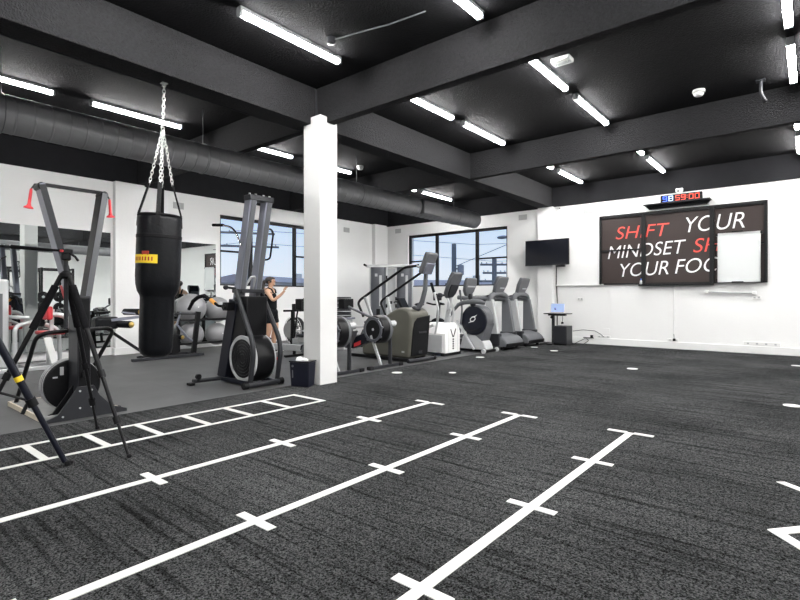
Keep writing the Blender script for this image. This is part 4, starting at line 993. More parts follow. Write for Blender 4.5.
# mast, console, rails
P('mast', MB().tube([(-5.50, 7.12, 0.90), (-5.38, 7.12, 1.06), (-5.31, 7.12, 1.28), (-5.29, 7.12, 1.60)], [0.05, 0.045, 0.042, 0.038], 14), 'grey', st)
P('mast_collar', MB().torus((-5.50, 7.12, 0.945), (0.3, 0, 1), 0.07, 0.018, 20, 8), 'dark', st)
cm = Matrix.Translation((-5.24, 7.12, 1.75)) @ Matrix.Rotation(math.radians(24), 4, 'Y')
con = P('console', MB().box(-0.05, 0.05, -0.15, 0.15, -0.20, 0.20).xf(cm), 'grey', st, 0.03, seg=3)
P('console_back', MB().box(0.045, 0.075, -0.12, 0.12, -0.19, 0.02).xf(cm), 'steel', con, 0.012)
P('screen', MB().box(-0.055, -0.05, -0.12, 0.12, -0.12, 0.16).xf(cm), 'screenoff', con)
for y in (6.80, 7.44):
    P('handrail', MB().tube(fillet([(-6.52, y, 0.78), (-6.66, y, 1.03), (-6.60, y, 1.10), (-5.52, y, 1.67), (-5.36, y*0.6+7.12*0.4, 1.70)], 0.06), 0.024, 12), 'black', st)
    P('rail_post', MB().bar((-6.30, y+(0.06 if y < 7 else -0.06), 0.66), (-6.48, y, 1.15), 0.06, 0.035, (1, 0, 0)), 'lgrey', st, 0.006)
P('rail_bridge', MB().tube([(-5.36, 6.93, 1.70), (-5.30, 7.12, 1.62), (-5.36, 7.31, 1.70)], 0.022, 10), 'lgrey', st)
for s in (-1, 1):
    P('pedal', MB().box(-6.95, -6.62, 7.12+s*0.15-0.09, 7.12+s*0.15+0.09, 0.24+s*0.05, 0.28+s*0.05), 'blackm', st, 0.01)

# ---------------------------------------------------------------- white elliptical
we = T('elliptical_trainer', 'elliptical trainer with white angular body and black V-shaped mark', 'elliptical', (-5.7, 8.25, 0.0))
P('body', MB().prism([(8.0, 0.05), (8.0, 0.43), (8.17, 0.64), (8.36, 0.64), (8.52, 0.48), (8.52, 0.05)], 'x', -5.98, -5.47), 'white', we, 0.02, seg=3)
P('side_panel', MB().box(-5.93, -5.55, 7.992, 8.002, 0.08, 0.40), 'lgrey', we, 0.006)
v = MB()
v.bar((-5.466, 8.17, 0.52), (-5.466, 8.25, 0.36), 0.008, 0.018, (1, 0, 0)).bar((-5.466, 8.35, 0.52), (-5.466, 8.27, 0.36), 0.008, 0.018, (1, 0, 0))
for k in range(5): v.box(-5.47, -5.462, 8.24, 8.28, 0.30-k*0.045, 0.33-k*0.045)
P('front_mark', v, 'blackm', we, label='black V-shaped mark with small letters')
for y in (8.1, 8.42): P('front_seam', MB().box(-5.4725, -5.468, y-0.002, y+0.002, 0.08, 0.56), 'lgrey', we)
P('front_foot', MB().bar((-5.52, 7.95, 0.03), (-5.52, 8.56, 0.03), 0.08, 0.055), 'black', we, 0.01)
P('rear_rail', MB().bar((-5.9, 8.25, 0.04), (-7.1, 8.25, 0.04), 0.07, 0.06).bar((-7.1, 8.05, 0.03), (-7.1, 8.45, 0.03), 0.06, 0.055), 'black', we, 0.01)
P('mast', MB().tube([(-5.62, 8.26, 0.62), (-5.56, 8.26, 0.95), (-5.53, 8.26, 1.15)], [0.06, 0.05, 0.045], 14), 'lgrey', we)
P('mast_bolts', MB().cyl((-5.52, 8.21, 0.80), (-5.50, 8.21, 0.80), 0.018, 10).cyl((-5.51, 8.21, 0.92), (-5.49, 8.21, 0.92), 0.018, 10), 'silver', we)
cm = Matrix.Translation((-5.44, 8.22, 1.39)) @ Matrix.Rotation(math.radians(24), 4, 'Y') @ Matrix.Diagonal((1, 1.3, 1.08, 1))
con = P('console', MB().prism([(-0.13, 0.24), (0.13, 0.24), (0.15, 0.1), (0.13, -0.18), (0.06, -0.27), (-0.06, -0.27), (-0.13, -0.18), (-0.15, 0.1)], 'x', -0.05, 0.03).xf(cm), 'grey', we, 0.025, seg=3)
P('console_back', MB().prism([(-0.10, 0.02), (0.10, 0.02), (0.11, -0.05), (0.10, -0.16), (0.05, -0.24), (-0.05, -0.24), (-0.10, -0.16), (-0.11, -0.05)], 'x', 0.03, 0.055).xf(cm), 'dark', con, 0.012)
P('screen', MB().box(-0.055, -0.05, -0.1, 0.1, 0.0, 0.2).xf(cm), 'screenoff', con)
P('speaker_pod', MB().ball((-5.62, 8.02, 1.18), (0.06, 0.07, 0.055), 16, 10).cyl((-5.60, 8.04, 1.18), (-5.52, 8.2, 1.2), 0.02, 10), 'dark', we)
for s in (-1, 1):
    y = 8.26+s*0.27
    P('swing_arm', MB().tube(fillet([(-5.72, 8.26+s*0.26, 0.42), (-5.62, y, 0.85), (-5.72, y, 1.20), (-5.80, y, 1.40)], 0.15), 0.022, 12), 'silver', we)
    P('arm_grip', MB().tube([(-5.74, y, 1.24), (-5.81, y, 1.43)], 0.028, 12), 'foam', we)
    P('pedal_arm', MB().bar((-5.75, 8.26+s*0.26, 0.55-s*0.05), (-6.75, 8.26+s*0.2, 0.28+s*0.08), 0.05, 0.05), 'silver', we, 0.006)
    P('pedal', MB().box(-6.7, -6.35, 8.26+s*0.2-0.08, 8.26+s*0.2+0.08, 0.36+s*0.08, 0.40+s*0.08), 'blackm', we, 0.012)
P('handle_loop', MB().tube(fillet([(-5.52, 8.14, 1.12), (-5.40, 8.05, 1.0), (-5.46, 8.03, 0.86), (-5.56, 8.2, 0.86)], 0.07), 0.017, 10), 'lgrey', we)

# ---------------------------------------------------------------- elliptical with the round dark disc
re_ = T('elliptical_trainer', 'elliptical trainer with a round dark side disc and white emblem', 'elliptical', (-5.45, 9.1, 0.0))
dx, dz = -5.42, 0.66
P('side_disc', MB().lathe((dx, 8.92, dz), (0, 1, 0), [(0.02, 0), (0.25, 0.0), (0.295, 0.02), (0.305, 0.05), (0.30, 0.06)], 44), 'navy', re_)
P('housing', MB().lathe((dx, 8.975, dz+0.02), (0, 1, 0), [(0.29, 0), (0.31, 0.02), (0.31, 0.26), (0.28, 0.32), (0.02, 0.33)], 44).prism([(dx-0.26, 0.60), (dx+0.30, 0.60), (dx+0.16, 0.16), (dx-0.10, 0.12)], 'y', 8.985, 9.28), 'grey', re_, 0)
P('disc_trim', MB().tube([(dx-0.19, 8.925, dz-0.15), (dx-0.05, 8.92, dz-0.2), (dx+0.1, 8.92, dz-0.19), (dx+0.2, 8.925, dz-0.13)], 0.01, 8), 'blackm', re_)
em = MB()
epts = []
for k in range(25):
    a = 2*PI*k/24; epts.append((dx+0.055*math.cos(a)+0.02*math.sin(a), 8.916, dz+0.03+0.045*math.sin(a)))
em.tube(epts[:-1], 0.009, 6, closed=True)
em.tube([(dx-0.02, 8.916, dz+0.075), (dx+0.05, 8.916, dz+0.085), (dx+0.10, 8.916, dz+0.12)], [0.008, 0.012, 0.004], 6)
em.tube([(dx+0.02, 8.916, dz-0.015), (dx-0.05, 8.916, dz-0.025), (dx-0.10, 8.916, dz-0.05)], [0.008, 0.012, 0.004], 6)
P('emblem', em, 'signw', re_, label='white swoosh emblem')
P('base_cover', MB().prism(fil2([(-5.78, 0.06), (-5.70, 0.36), (-5.45, 0.40), (-5.20, 0.22), (-5.14, 0.06)], 0.06), 'y', 8.98, 9.30), 'lgrey', re_, 0.02)
P('front_foot', MB().bar((-5.17, 8.86, 0.03), (-5.17, 9.40, 0.03), 0.08, 0.055), 'black', re_, 0.01)
for y in (8.86, 9.40): P('transport_wheel', MB().cyl((-5.13, y-0.025, 0.045), (-5.13, y+0.025, 0.045), 0.045, 14), 'lgrey', re_)
P('base_rail', MB().bar((-5.3, 9.13, 0.04), (-6.7, 9.13, 0.04), 0.08, 0.06).bar((-6.7, 8.9, 0.03), (-6.7, 9.36, 0.03), 0.06, 0.055), 'black', re_, 0.01)
P('link_arm', MB().bar((-5.78, 8.87, 0.66), (-5.36, 8.87, 0.07), 0.05, 0.035, (0, 1, 0)), 'silver', re_, 0.006)
P('mast', MB().tube([(-5.44, 9.02, 0.92), (-5.46, 8.92, 1.08), (-5.48, 8.88, 1.22)], [0.06, 0.05, 0.045], 14), 'dark', re_)
P('front_arm', MB().tube(fillet([(-5.90, 8.84, 0.74), (-5.72, 8.84, 1.0), (-5.42, 8.88, 1.06), (-5.22, 8.92, 1.04)], 0.1), [0.028]*3+[0.045]*15, 12) if False else MB().tube([(-6.0, 8.86, 0.66), (-5.86, 8.86, 0.86), (-5.74, 8.87, 0.99), (-5.6, 8.88, 1.04), (-5.42, 8.9, 1.06), (-5.26, 8.94, 1.05), (-5.16, 8.98, 1.02)], [0.022, 0.028, 0.04, 0.05, 0.055, 0.052, 0.03], 14), 'grey', re_)
cm = Matrix.Translation((-5.46, 8.86, 1.36)) @ Matrix.Rotation(math.radians(16), 4, 'Y') @ Matrix.Diagonal((1, 1.35, 1, 1))
con = P('console', MB().prism([(-0.14, 0.19), (0.14, 0.19), (0.16, 0.06), (0.13, -0.1), (0.06, -0.2), (-0.06, -0.2), (-0.13, -0.1), (-0.16, 0.06)], 'x', -0.04, 0.035).xf(cm), 'grey', re_, 0.025, seg=3)
P('console_band', MB().box(0.034, 0.042, -0.10, 0.12, 0.0, 0.03).xf(cm), 'lgrey', con, 0.004)
P('screen', MB().box(-0.046, -0.04, -0.11, 0.11, -0.02, 0.16).xf(cm), 'screenoff', con)
for s in (-1, 1):
    P('swing_arm', MB().tube(fillet([(-5.72, 9.12+s*0.22, 0.40), (-5.66, 9.12+s*0.23, 0.9), (-5.72, 9.12+s*0.23, 1.30)], 0.1), 0.02, 12), 'grey', re_)
    P('pedal', MB().box(-6.5, -6.15, 9.12+s*0.13-0.08, 9.12+s*0.13+0.08, 0.22+s*0.06, 0.26+s*0.06), 'blackm', re_, 0.012)

# ---------------------------------------------------------------- treadmills
def treadmill():
    x, y = -5.0, 10.02
    t = T('treadmill', 'grey treadmill, the nearer of the two beside the round-disc elliptical', 'treadmill', (x, y, 0.0), 0, 'treadmills by the back wall')
    hood = fil2([(-5.6, 0.08), (-5.6, 0.30), (-5.36, 0.345), (-5.11, 0.285), (-5.0, 0.17), (-5.02, 0.07)], 0.09)
    P('motor_hood', MB().prism(hood, 'y', y-0.41, y+0.41), 'grey', t, 0.03, seg=3)
    P('hood_lip', MB().prism([(-5.0, 0.155), (-4.985, 0.14), (-5.01, 0.06), (-5.14, 0.06)], 'y', y-0.40, y+0.40), 'blackm', t, 0.01)
    P('deck_frame', MB().box(-7.05, -5.5, y-0.40, y-0.27, 0.06, 0.20).box(-7.05, -5.5, y+0.27, y+0.40, 0.06, 0.20), 'dark', t, 0.012)
    P('belt', MB().box(-7.05, -5.5, y-0.265, y+0.265, 0.09, 0.175), 'blackm', t, 0.02)
    for px, py in ((-5.15, -0.34), (-5.15, 0.34), (-6.95, -0.34), (-6.95, 0.34)):
        P('foot', MB().cyl((px, y+py, 0.0), (px, y+py, 0.075), 0.035, 14), 'blackm', t)
    for s in (-1, 1):
        yy = y+s*0.37
        up = P('upright', MB().hexa([(-5.52, yy-0.05, 0.22), (-5.20, yy-0.05, 0.26), (-5.20, yy+0.05, 0.26), (-5.52, yy+0.05, 0.22)], [(-5.52, yy-0.045, 1.08), (-5.34, yy-0.045, 1.10), (-5.34, yy+0.045, 1.10), (-5.52, yy+0.045, 1.08)]), 'lgrey' if s < 0 else 'grey', t, 0.015)
        P('upright_foot', MB().box(-5.56, -5.17, yy-0.056, yy+0.056, 0.10, 0.36), 'dark', up, 0.02)
        P('handrail', MB().tube([(-5.46, yy, 1.10), (-5.80, yy, 1.12), (-6.25, yy, 1.14)], [0.055, 0.055, 0.05], 12), 'grey', t)
    arch = []
    for k in range(17):
        a = PI*k/16; arch.append((-5.42, y-0.37*math.cos(a), 1.06+0.16*math.sin(a)**0.6))
    P('arch', MB().tube(arch, 0.065, 14), 'grey', t)
    P('arch_lining', MB().box(-5.47, -5.38, y-0.31, y+0.31, 1.06, 1.14), 'dark', t, 0.03)
    cm = Matrix.Translation((-5.36, y-0.05, 1.37)) @ Matrix.Rotation(math.radians(22), 4, 'Y') @ Matrix.Diagonal((1, 1, 1.25, 1))
    con = P('console', MB().prism([(-0.22, 0.20), (0.22, 0.20), (0.25, 0.05), (0.18, -0.14), (0.09, -0.19), (-0.09, -0.19), (-0.18, -0.14), (-0.25, 0.05)], 'x', -0.05, 0.035).xf(cm), 'grey', t, 0.028, seg=3)
    P('console_band', MB().box(0.033, 0.043, -0.05, 0.16, -0.02, 0.005).xf(cm), 'lgrey', con, 0.003)
    P('screen', MB().box(-0.056, -0.05, -0.17, 0.17, -0.05, 0.17).xf(cm), 'screenoff', con)
    P('cup_holder', MB().lathe((-5.50, y-0.29, 1.10), (0, 0, 1), [(0.045, 0), (0.05, 0.09), (0.04, 0.09)], 14), 'dark', t)
    P('safety_bar', MB().tube([(-5.66, y-0.36, 1.04), (-5.60, y-0.30, 1.16), (-5.52, y-0.24, 1.18)], 0.022, 10), 'dark', t)
    return t
tm = treadmill()
dup(tm, None, (-5.0, 11.12, 0.0), 'grey treadmill, the farther of the two, nearest the television wall')

# ---------------------------------------------------------------- cable machine in the far corner
cb = T('cable_machine', 'tall silver cable machine with two grey weight shrouds in the far corner', 'cable machine', (-9.1, 10.62, 0.0), math.atan2(-0.77, 0.637))
for s in (-1, 1):
    pts = []
    y0 = s*0.365
    for k in range(9):
        a = -PI/2+PI*k/8; pts.append((0.06+0.10*math.cos(a), y0+0.21*math.sin(a)))
    poly = [(-0.05, y0-0.21)]+pts+[(-0.05, y0+0.21)]
    sh = P('weight_shroud', MB().prism(poly, 'z', 0.12, 1.98), 'shroud', cb, local=True, smooth=40)
    P('label', MB().box(0.158, 0.164, y0-0.09, y0-0.02, 1.72, 1.80).box(0.158, 0.166, y0+0.03, y0+0.10, 0.9, 1.75), 'lgrey', sh, local=True)
    P('opening', MB().box(0.156, 0.163, y0-0.05, y0+0.05, 0.55, 0.82), 'blackm', sh, 0.01, local=True)
    P('upright', MB().box(-0.12, -0.05, y0-0.25, y0-0.19, 0.05, 2.03).box(-0.12, -0.05, y0+0.19, y0+0.25, 0.05, 2.03), 'silver', cb, 0.006, local=True)
    P('base_foot', MB().box(-0.30, 0.34, y0-0.05, y0+0.05, 0.0, 0.07), 'silver', cb, 0.008, local=True)
    P('pulley_arm', MB().bar((0.02, s*0.13, 1.95), (0.02, s*0.13, 0.5), 0.05, 0.05), 'silver', cb, 0.004, local=True)
    P('pulley', MB().cyl((0.05, s*0.13-0.02, 1.4-s*0.3), (0.05, s*0.13+0.02, 1.4-s*0.3), 0.05, 16).cyl((0.05, s*0.13-0.02, 0.9), (0.05, s*0.13+0.02, 0.9), 0.05, 16), 'blackm', cb, local=True)
P('top_beam', MB().box(-0.12, 0.0, -0.70, 0.70, 1.985, 2.06), 'silver', cb, 0.008, local=True)
for s in (-1, 1):
    P('chin_grip', MB().cyl((-0.06, s*0.70, 2.03), (0.12, s*0.75, 2.05), 0.03, 12), 'blackm', cb, local=True)
P('back_plate', MB().box(-0.10, -0.06, -0.12, 0.12, 0.5, 1.95), 'lgrey', cb, 0.004, local=True)
P('handle', MB().tube([(0.09, 0.07, 1.0), (0.11, 0.13, 1.02), (0.09, 0.19, 1.0)], 0.016, 8), 'blackm', cb, local=True)

# ---------------------------------------------------------------- exercise bike and odds and ends between the machines
eb = T('exercise_bike', 'dark exercise bike in front of the far window, behind the stair machine', 'exercise bike', (-7.75, 10.55, 0.0))
for x in (-8.2, -7.3): P('foot_bar', MB().bar((x, 10.3, 0.03), (x, 10.8, 0.03), 0.07, 0.055), 'black', eb, 0.01)
P('frame', MB().bar((-8.2, 10.55, 0.08), (-7.3, 10.55, 0.08), 0.08, 0.07).bar((-7.5, 10.55, 0.1), (-7.42, 10.55, 0.95), 0.07, 0.07).bar((-7.95, 10.55, 0.1), (-8.05, 10.55, 0.9), 0.06, 0.06).bar((-7.45, 10.55, 0.55), (-8.0, 10.55, 0.4), 0.07, 0.07), 'dark', eb, 0.008)
P('flywheel', MB().lathe((-7.45, 10.47, 0.36), (0, 1, 0), [(0.02, 0.02), (0.2, 0.02), (0.24, 0), (0.25, 0.02), (0.25, 0.14), (0.2, 0.15), (0.02, 0.15)], 32), 'blackm', eb)
P('saddle', MB().ball((-8.06, 10.55, 0.95), (0.15, 0.1, 0.045), 18, 8), 'leather', eb)
P('console', MB().box(-7.52, -7.40, 10.42, 10.66, 1.06, 1.24), 'blackm', eb, 0.02)
P('console_post', MB().bar((-7.42, 10.55, 0.9), (-7.46, 10.55, 1.10), 0.05, 0.05), 'dark', eb)
for s in (-1, 1): P('handlebar', MB().tube(fillet([(-7.42, 10.55, 0.96), (-7.42, 10.55+s*0.26, 0.96), (-7.62, 10.55+s*0.26, 1.0)], 0.06), 0.022, 10), 'foam', eb)
one('storage_tub', MB().hexa([(-6.42, 8.60, 0.0), (-6.16, 8.60, 0.0), (-6.16, 8.79, 0.0), (-6.42, 8.79, 0.0)], [(-6.45, 8.585, 0.40), (-6.13, 8.585, 0.40), (-6.13, 8.805, 0.40), (-6.45, 8.805, 0.40)]), 'bluep', 'small blue tub between the olive stair machine and the white elliptical', 'tub', None, 0.01)
# plate stand behind the rowers
ps = T('plate_stand', 'pale low stand holding a stack of dark discs behind the rowers', 'stand', (-8.0, 7.72, 0.0))
P('pedestal', MB().hexa([(-8.2, 7.52, 0.0), (-7.8, 7.52, 0.0), (-7.8, 7.92, 0.0), (-8.2, 7.92, 0.0)], [(-8.14, 7.58, 0.66), (-7.86, 7.58, 0.66), (-7.86, 7.86, 0.66), (-8.14, 7.86, 0.66)]), 'lgrey', ps, 0.02)
P('top_board', MB().box(-8.18, -7.82, 7.54, 7.90, 0.66, 0.70), 'steel', ps, 0.008)
ODS = ['lowest', 'second lowest', 'middle', 'second highest', 'topmost']
wp0 = None
for k in range(5):
    lab = f'dark grey weight disc, {ODS[k]} of the stack on the pale stand'
    if wp0 is None:
        wp0 = T('weight_plate', lab, 'weight plate', (-8.0, 7.72, 0.7005), 0, 'stacked discs behind the rowers')
        P('disc', MB().lathe((0, 0, 0), (0, 0, 1), [(0.03, 0.0), (0.15, 0.0), (0.165, 0.012), (0.165, 0.078), (0.15, 0.09), (0.03, 0.09)], 32), 'dark', wp0, local=True)
        P('rim_band', MB().lathe((0, 0, 0.036), (0, 0, 1), [(0.1652, 0), (0.1675, 0.004), (0.1675, 0.014), (0.1652, 0.018)], 32, False), 'lgrey', wp0, local=True)
    else: dup(wp0, None, (-8.0, 7.72, 0.7005+0.0905*k), lab)

# ---------------------------------------------------------------- exercise balls and their rack
bk = T('ball_rack', 'black two-tier rack holding silver exercise balls under the mirror', 'rack', (-10.05, 5.52, 0.0))
for x in (-10.22, -9.78):
    for z in (0.20, 0.68): P('shelf_rail', MB().cyl((x, 4.86, z), (x, 6.22, z), 0.022, 12), 'black', bk)
for y in (4.86, 6.22):
    P('side_frame', MB().bar((-10.22, y, 0.0), (-10.22, y, 1.0), 0.05, 0.05).bar((-9.78, y, 0.0), (-9.78, y, 0.86), 0.05, 0.05).bar((-10.30, y, 0.025), (-9.69, y, 0.025), 0.05, 0.05).bar((-10.22, y, 0.68), (-9.78, y, 0.68), 0.04, 0.04).bar((-10.22, y, 0.20), (-9.78, y, 0.20), 0.04, 0.04), 'black', bk, 0.005)
def ball(y, zr, r, lab):
    # rests on two rails 0.44 m apart (rail radius 0.022)
    zc = zr+math.sqrt(max((r+0.026)**2-0.22**2, 0))
    t = T('exercise_ball', lab, 'exercise ball', (-10.0, y, zc-r), 0, 'silver exercise balls')
    mb = MB(); prof = []
    for k in range(41):
        a = -PI/2+PI*k/40; rr = r*math.cos(a); rg_ = 0.003 if (k % 4 == 0 and 8 < k < 32) else 0
        prof.append((max(rr+rg_, 0.001), r+r*math.sin(a)))
    P('shell', mb.lathe((0, 0, 0), (0, 0, 1), prof, 40).xf(Matrix.Translation((0, 0, r)) @ Matrix.Rotation(0.6, 4, 'X') @ Matrix.Translation((0, 0, -r))), 'ball', t, local=True, smooth=180)
    P('valve_plug', MB().cyl((r*0.985, 0, r+0.02), (r*1.004, 0, r+0.02), 0.012, 10), 'white', t, local=True)
ball(5.24, 0.68, 0.30, 'largest silver exercise ball, top tier left beside the punching bag')
ball(5.84, 0.68, 0.27, 'silver exercise ball on the top tier right, beside the tall trainer')
ball(5.24, 0.20, 0.25, 'silver exercise ball on the bottom tier left of the rack')
ball(5.82, 0.20, 0.24, 'silver exercise ball on the bottom tier right of the rack')

# ---------------------------------------------------------------- black curl machine behind the punching bag
cu = T('curl_machine', 'black leg curl machine with gold-capped rollers behind the punching bag', 'weight machine', (-9.4, 4.4, 0.0))
P('base_frame', MB().bar((-9.25, 3.75, 0.03), (-9.25, 5.10, 0.03), 0.06, 0.05).bar((-9.62, 4.0, 0.03), (-9.62, 5.05, 0.03), 0.06, 0.05).bar((-9.62, 4.95, 0.03), (-9.25, 4.95, 0.03), 0.06, 0.05).bar((-9.62, 4.1, 0.03), (-9.25, 4.1, 0.03), 0.06, 0.05), 'dark', cu, 0.006)
P('upright', MB().bar((-9.40, 4.97, 0.03), (-9.36, 5.05, 0.86), 0.09, 0.06), 'black', cu, 0.006)
P('upright', MB().bar((-9.45, 4.2, 0.05), (-9.5, 4.12, 0.85), 0.09, 0.06), 'black', cu, 0.006)
P('cross_tube', MB().tube([(-9.38, 5.03, 0.82), (-9.42, 4.7, 0.83), (-9.48, 4.15, 0.80)], 0.025, 10), 'dark', cu)
P('lever_arm', MB().tube([(-9.40, 5.0, 0.25), (-9.40, 4.85, 0.36), (-9.42, 4.65, 0.62), (-9.42, 4.72, 0.86)], 0.02, 10), 'steel', cu)
for (a, b, r_) in (((-9.78, 3.62, 0.665), (-9.22, 3.735, 0.665), 0.065), ((-9.85, 3.86, 0.875), (-9.5, 4.0, 0.875), 0.06), ((-9.75, 4.72, 0.36), (-9.5, 4.8, 0.36), 0.05)):
    a, b = Vector(a), Vector(b); d = b-a; L = d.length
    rl = P('roller', MB().lathe(a, d, [(r_*0.6, 0), (r_, 0.02), (r_, L-0.03), (r_*0.85, L)], 24), 'leather', cu)
    P('end_cap', MB().lathe(b-d.normalized()*0.003, d, [(r_*0.75, 0), (r_*0.7, 0.02), (r_*0.3, 0.035)], 20), 'gold', rl, label='gold end cap')
P('roller_arm', MB().bar((-9.55, 3.52, 0.74), (-9.5, 4.12, 0.80), 0.06, 0.05).bar((-9.60, 3.72, 0.875), (-9.5, 4.1, 0.82), 0.03, 0.03), 'steel', cu, 0.005)
P('thigh_pad', MB().box(-9.78, -9.52, 3.28, 3.66, 0.58, 0.80), 'leather', cu, 0.05, seg=3)
P('pad_post', MB().bar((-9.65, 3.5, 0.58), (-9.55, 4.1, 0.1), 0.06, 0.05), 'black', cu)
P('weight_stack', MB().box(-9.72, -9.54, 4.5, 4.75, 0.05, 0.42), 'blackm', cu, 0.01)

# ---------------------------------------------------------------- silver strength machine with red pads
sm = T('strength_machine', 'silver strength machine with red seat and back pad behind the ski trainer', 'weight machine', (-9.6, 2.4, 0.0))
P('shroud', MB().box(-9.80, -9.42, 1.70, 2.05, 0.06, 1.42), 'silver', sm, 0.03, seg=3)
P('shroud_window', MB().box(-9.425, -9.415, 1.78, 1.97, 0.3, 1.2), 'grey', sm)
for x in (-9.88, -9.34):
    P('base_rail', MB().bar((x, 1.7, 0.035), (x, 2.95, 0.035), 0.07, 0.06), 'silver', sm, 0.008)
P('base_cross', MB().bar((-9.88, 2.9, 0.035), (-9.34, 2.9, 0.035), 0.07, 0.06).bar((-9.88, 2.3, 0.035), (-9.34, 2.3, 0.035), 0.07, 0.06), 'silver', sm, 0.008)
P('frame_loop', MB().tube(fillet([(-9.42, 2.12, 0.06), (-9.42, 2.12, 0.70), (-9.5, 2.30, 0.74), (-9.6, 2.48, 0.78)], 0.12), 0.032, 12), 'silver', sm)
P('frame_loop', MB().tube(fillet([(-9.78, 2.1, 0.84), (-9.45, 2.1, 0.84), (-9.42, 2.3, 0.83)], 0.08), 0.03, 12), 'silver', sm)
P('curved_arm', MB().tube(fillet([(-9.6, 2.60, 0.87), (-9.55, 2.82, 0.85), (-9.5, 2.90, 0.68), (-9.5, 2.92, 0.05)], 0.12), 0.04, 12), 'silver', sm)
P('curved_arm', MB().tube(fillet([(-9.75, 2.6, 0.70), (-9.72, 2.78, 0.62), (-9.7, 2.8, 0.05)], 0.1), 0.032, 12), 'silver', sm)
P('leg_plate', MB().hexa([(-9.46, 2.60, 0.06), (-9.42, 2.60, 0.06), (-9.42, 2.70, 0.06), (-9.46, 2.70, 0.06)], [(-9.48, 2.50, 0.50), (-9.44, 2.50, 0.50), (-9.44, 2.60, 0.50), (-9.48, 2.60, 0.50)]), 'white', sm, 0.006)
P('seat_post', MB().bar((-9.6, 2.62, 0.06), (-9.6, 2.62, 0.54), 0.08, 0.08), 'silver', sm, 0.006)
P('seat', MB().box(-9.78, -9.42, 2.46, 2.80, 0.54, 0.60), 'red', sm, 0.025, seg=3, label='red seat')
P('back_pad', MB().box(-9.76, -9.44, 2.55, 2.63, 0.78, 1.0), 'red', sm, 0.03, seg=3, label='red back pad')
P('back_post', MB().bar((-9.6, 2.64, 0.54), (-9.6, 2.66, 0.95), 0.05, 0.05), 'silver', sm)

# ---------------------------------------------------------------- power racks seen in the mirrors
def rack():
    t = T('power_rack', 'black power rack reflected in the tall left mirror, nearer one', 'power rack', (2.0, 5.75, 0.0045), 0, 'power racks reflected in the mirror')
    for x in (-0.6, 0.6):
        for y in (-0.55, 0.55):
            up = P('upright', MB().box(x-0.035, x+0.035, y-0.035, y+0.035, 0, 2.3), 'black', t, 0.004, local=True)
            for z in (0.7, 1.15):
                P('plate_peg', MB().cyl((x+math.copysign(0.03, x), y, z), (x+math.copysign(0.25, x), y, z), 0.025, 12), 'silver', up, local=True)
    for y in (-0.55, 0.55): P('crossbeam', MB().box(-0.6, 0.6, y-0.03, y+0.03, 2.22, 2.28).box(-0.6, 0.6, y-0.03, y+0.03, 0.04, 0.1), 'black', t, 0.004, local=True)
    for x in (-0.6, 0.6): P('side_beam', MB().box(x-0.03, x+0.03, -0.55, 0.55, 2.22, 2.28).box(x-0.03, x+0.03, -0.55, 0.55, 0.5, 0.56).box(x-0.03, x+0.03, -0.55, 0.55, 0.0, 0.06), 'black', t, 0.004, local=True)
    P('pull_up_bar', MB().cyl((-0.6, -0.2, 2.24), (0.6, -0.2, 2.24), 0.018, 10), 'black', t, local=True)
    for y in (-0.61, 0.61):
        P('bar_catch', MB().box(-0.66, -0.54, min(y, y*0.95), max(y, y*0.95), 1.18, 1.22), 'silver', t, local=True)
    return t
rk = rack()
dup(rk, None, (2.0, 7.65, 0.0045), 'black power rack reflected in the tall left mirror, farther one')
for k, (y, lab) in enumerate(((5.75, 'loaded barbell on the floor in the nearer power rack'), (7.65, 'loaded barbell on the floor in the farther power rack'))):
    t = T('barbell', lab, 'barbell', (2.0, y, 0.0045), 0, 'barbells in the power racks')
    P('bar', MB().cyl((0, -1.0+.2, 0.225), (0, 1.0-.2, 0.225), 0.014, 10), 'chrome', t, local=True)
    for s in (-1, 1):
        P('plate', MB().lathe((0, s*0.30, 0.225), (0, s, 0), [(0.03, 0), (0.205, 0), (0.225, 0.02), (0.225, 0.10), (0.2, 0.12), (0.03, 0.12)], 32), 'blackm', t, local=True)

for x, y, lab in ((4.3, 5.3, 'black power rack by the right wall, nearer one, seen only in the mirror'), (4.3, 7.3, 'black power rack by the right wall, farther one, seen only in the mirror')):
    dup(rk, None, (x, y, 0.0045), lab)
pp0 = None
for (rx, ry) in ((2.0, 5.75), (2.0, 7.65), (4.3, 5.3), (4.3, 7.3)):
    for sx in (-1, 1):
        for yy in (-0.55, 0.55):
            for z in (0.7, 1.15):
                p = (rx+sx*0.72, ry+yy, z+0.0045-0.225+0.0)
                if pp0 is None:
                    pp0 = T('weight_plate', 'black weight plate hung on a power rack peg, seen in the mirror', 'weight plate', p, 0, 'plates on the power racks')
                    P('disc', MB().lathe((-0.04, 0, 0.225), (1, 0, 0), [(0.03, 0), (0.2, 0), (0.21, 0.01), (0.21, 0.06), (0.19, 0.08), (0.03, 0.08), (0.03, 0)], 28, False), 'blackm', pp0, local=True)
                    P('hub', MB().lathe((-0.043, 0, 0.225), (1, 0, 0), [(0.027, 0), (0.05, 0), (0.05, 0.086), (0.027, 0.086), (0.027, 0)], 18, False), 'silver', pp0, local=True)
                else: dup(pp0, None, p)
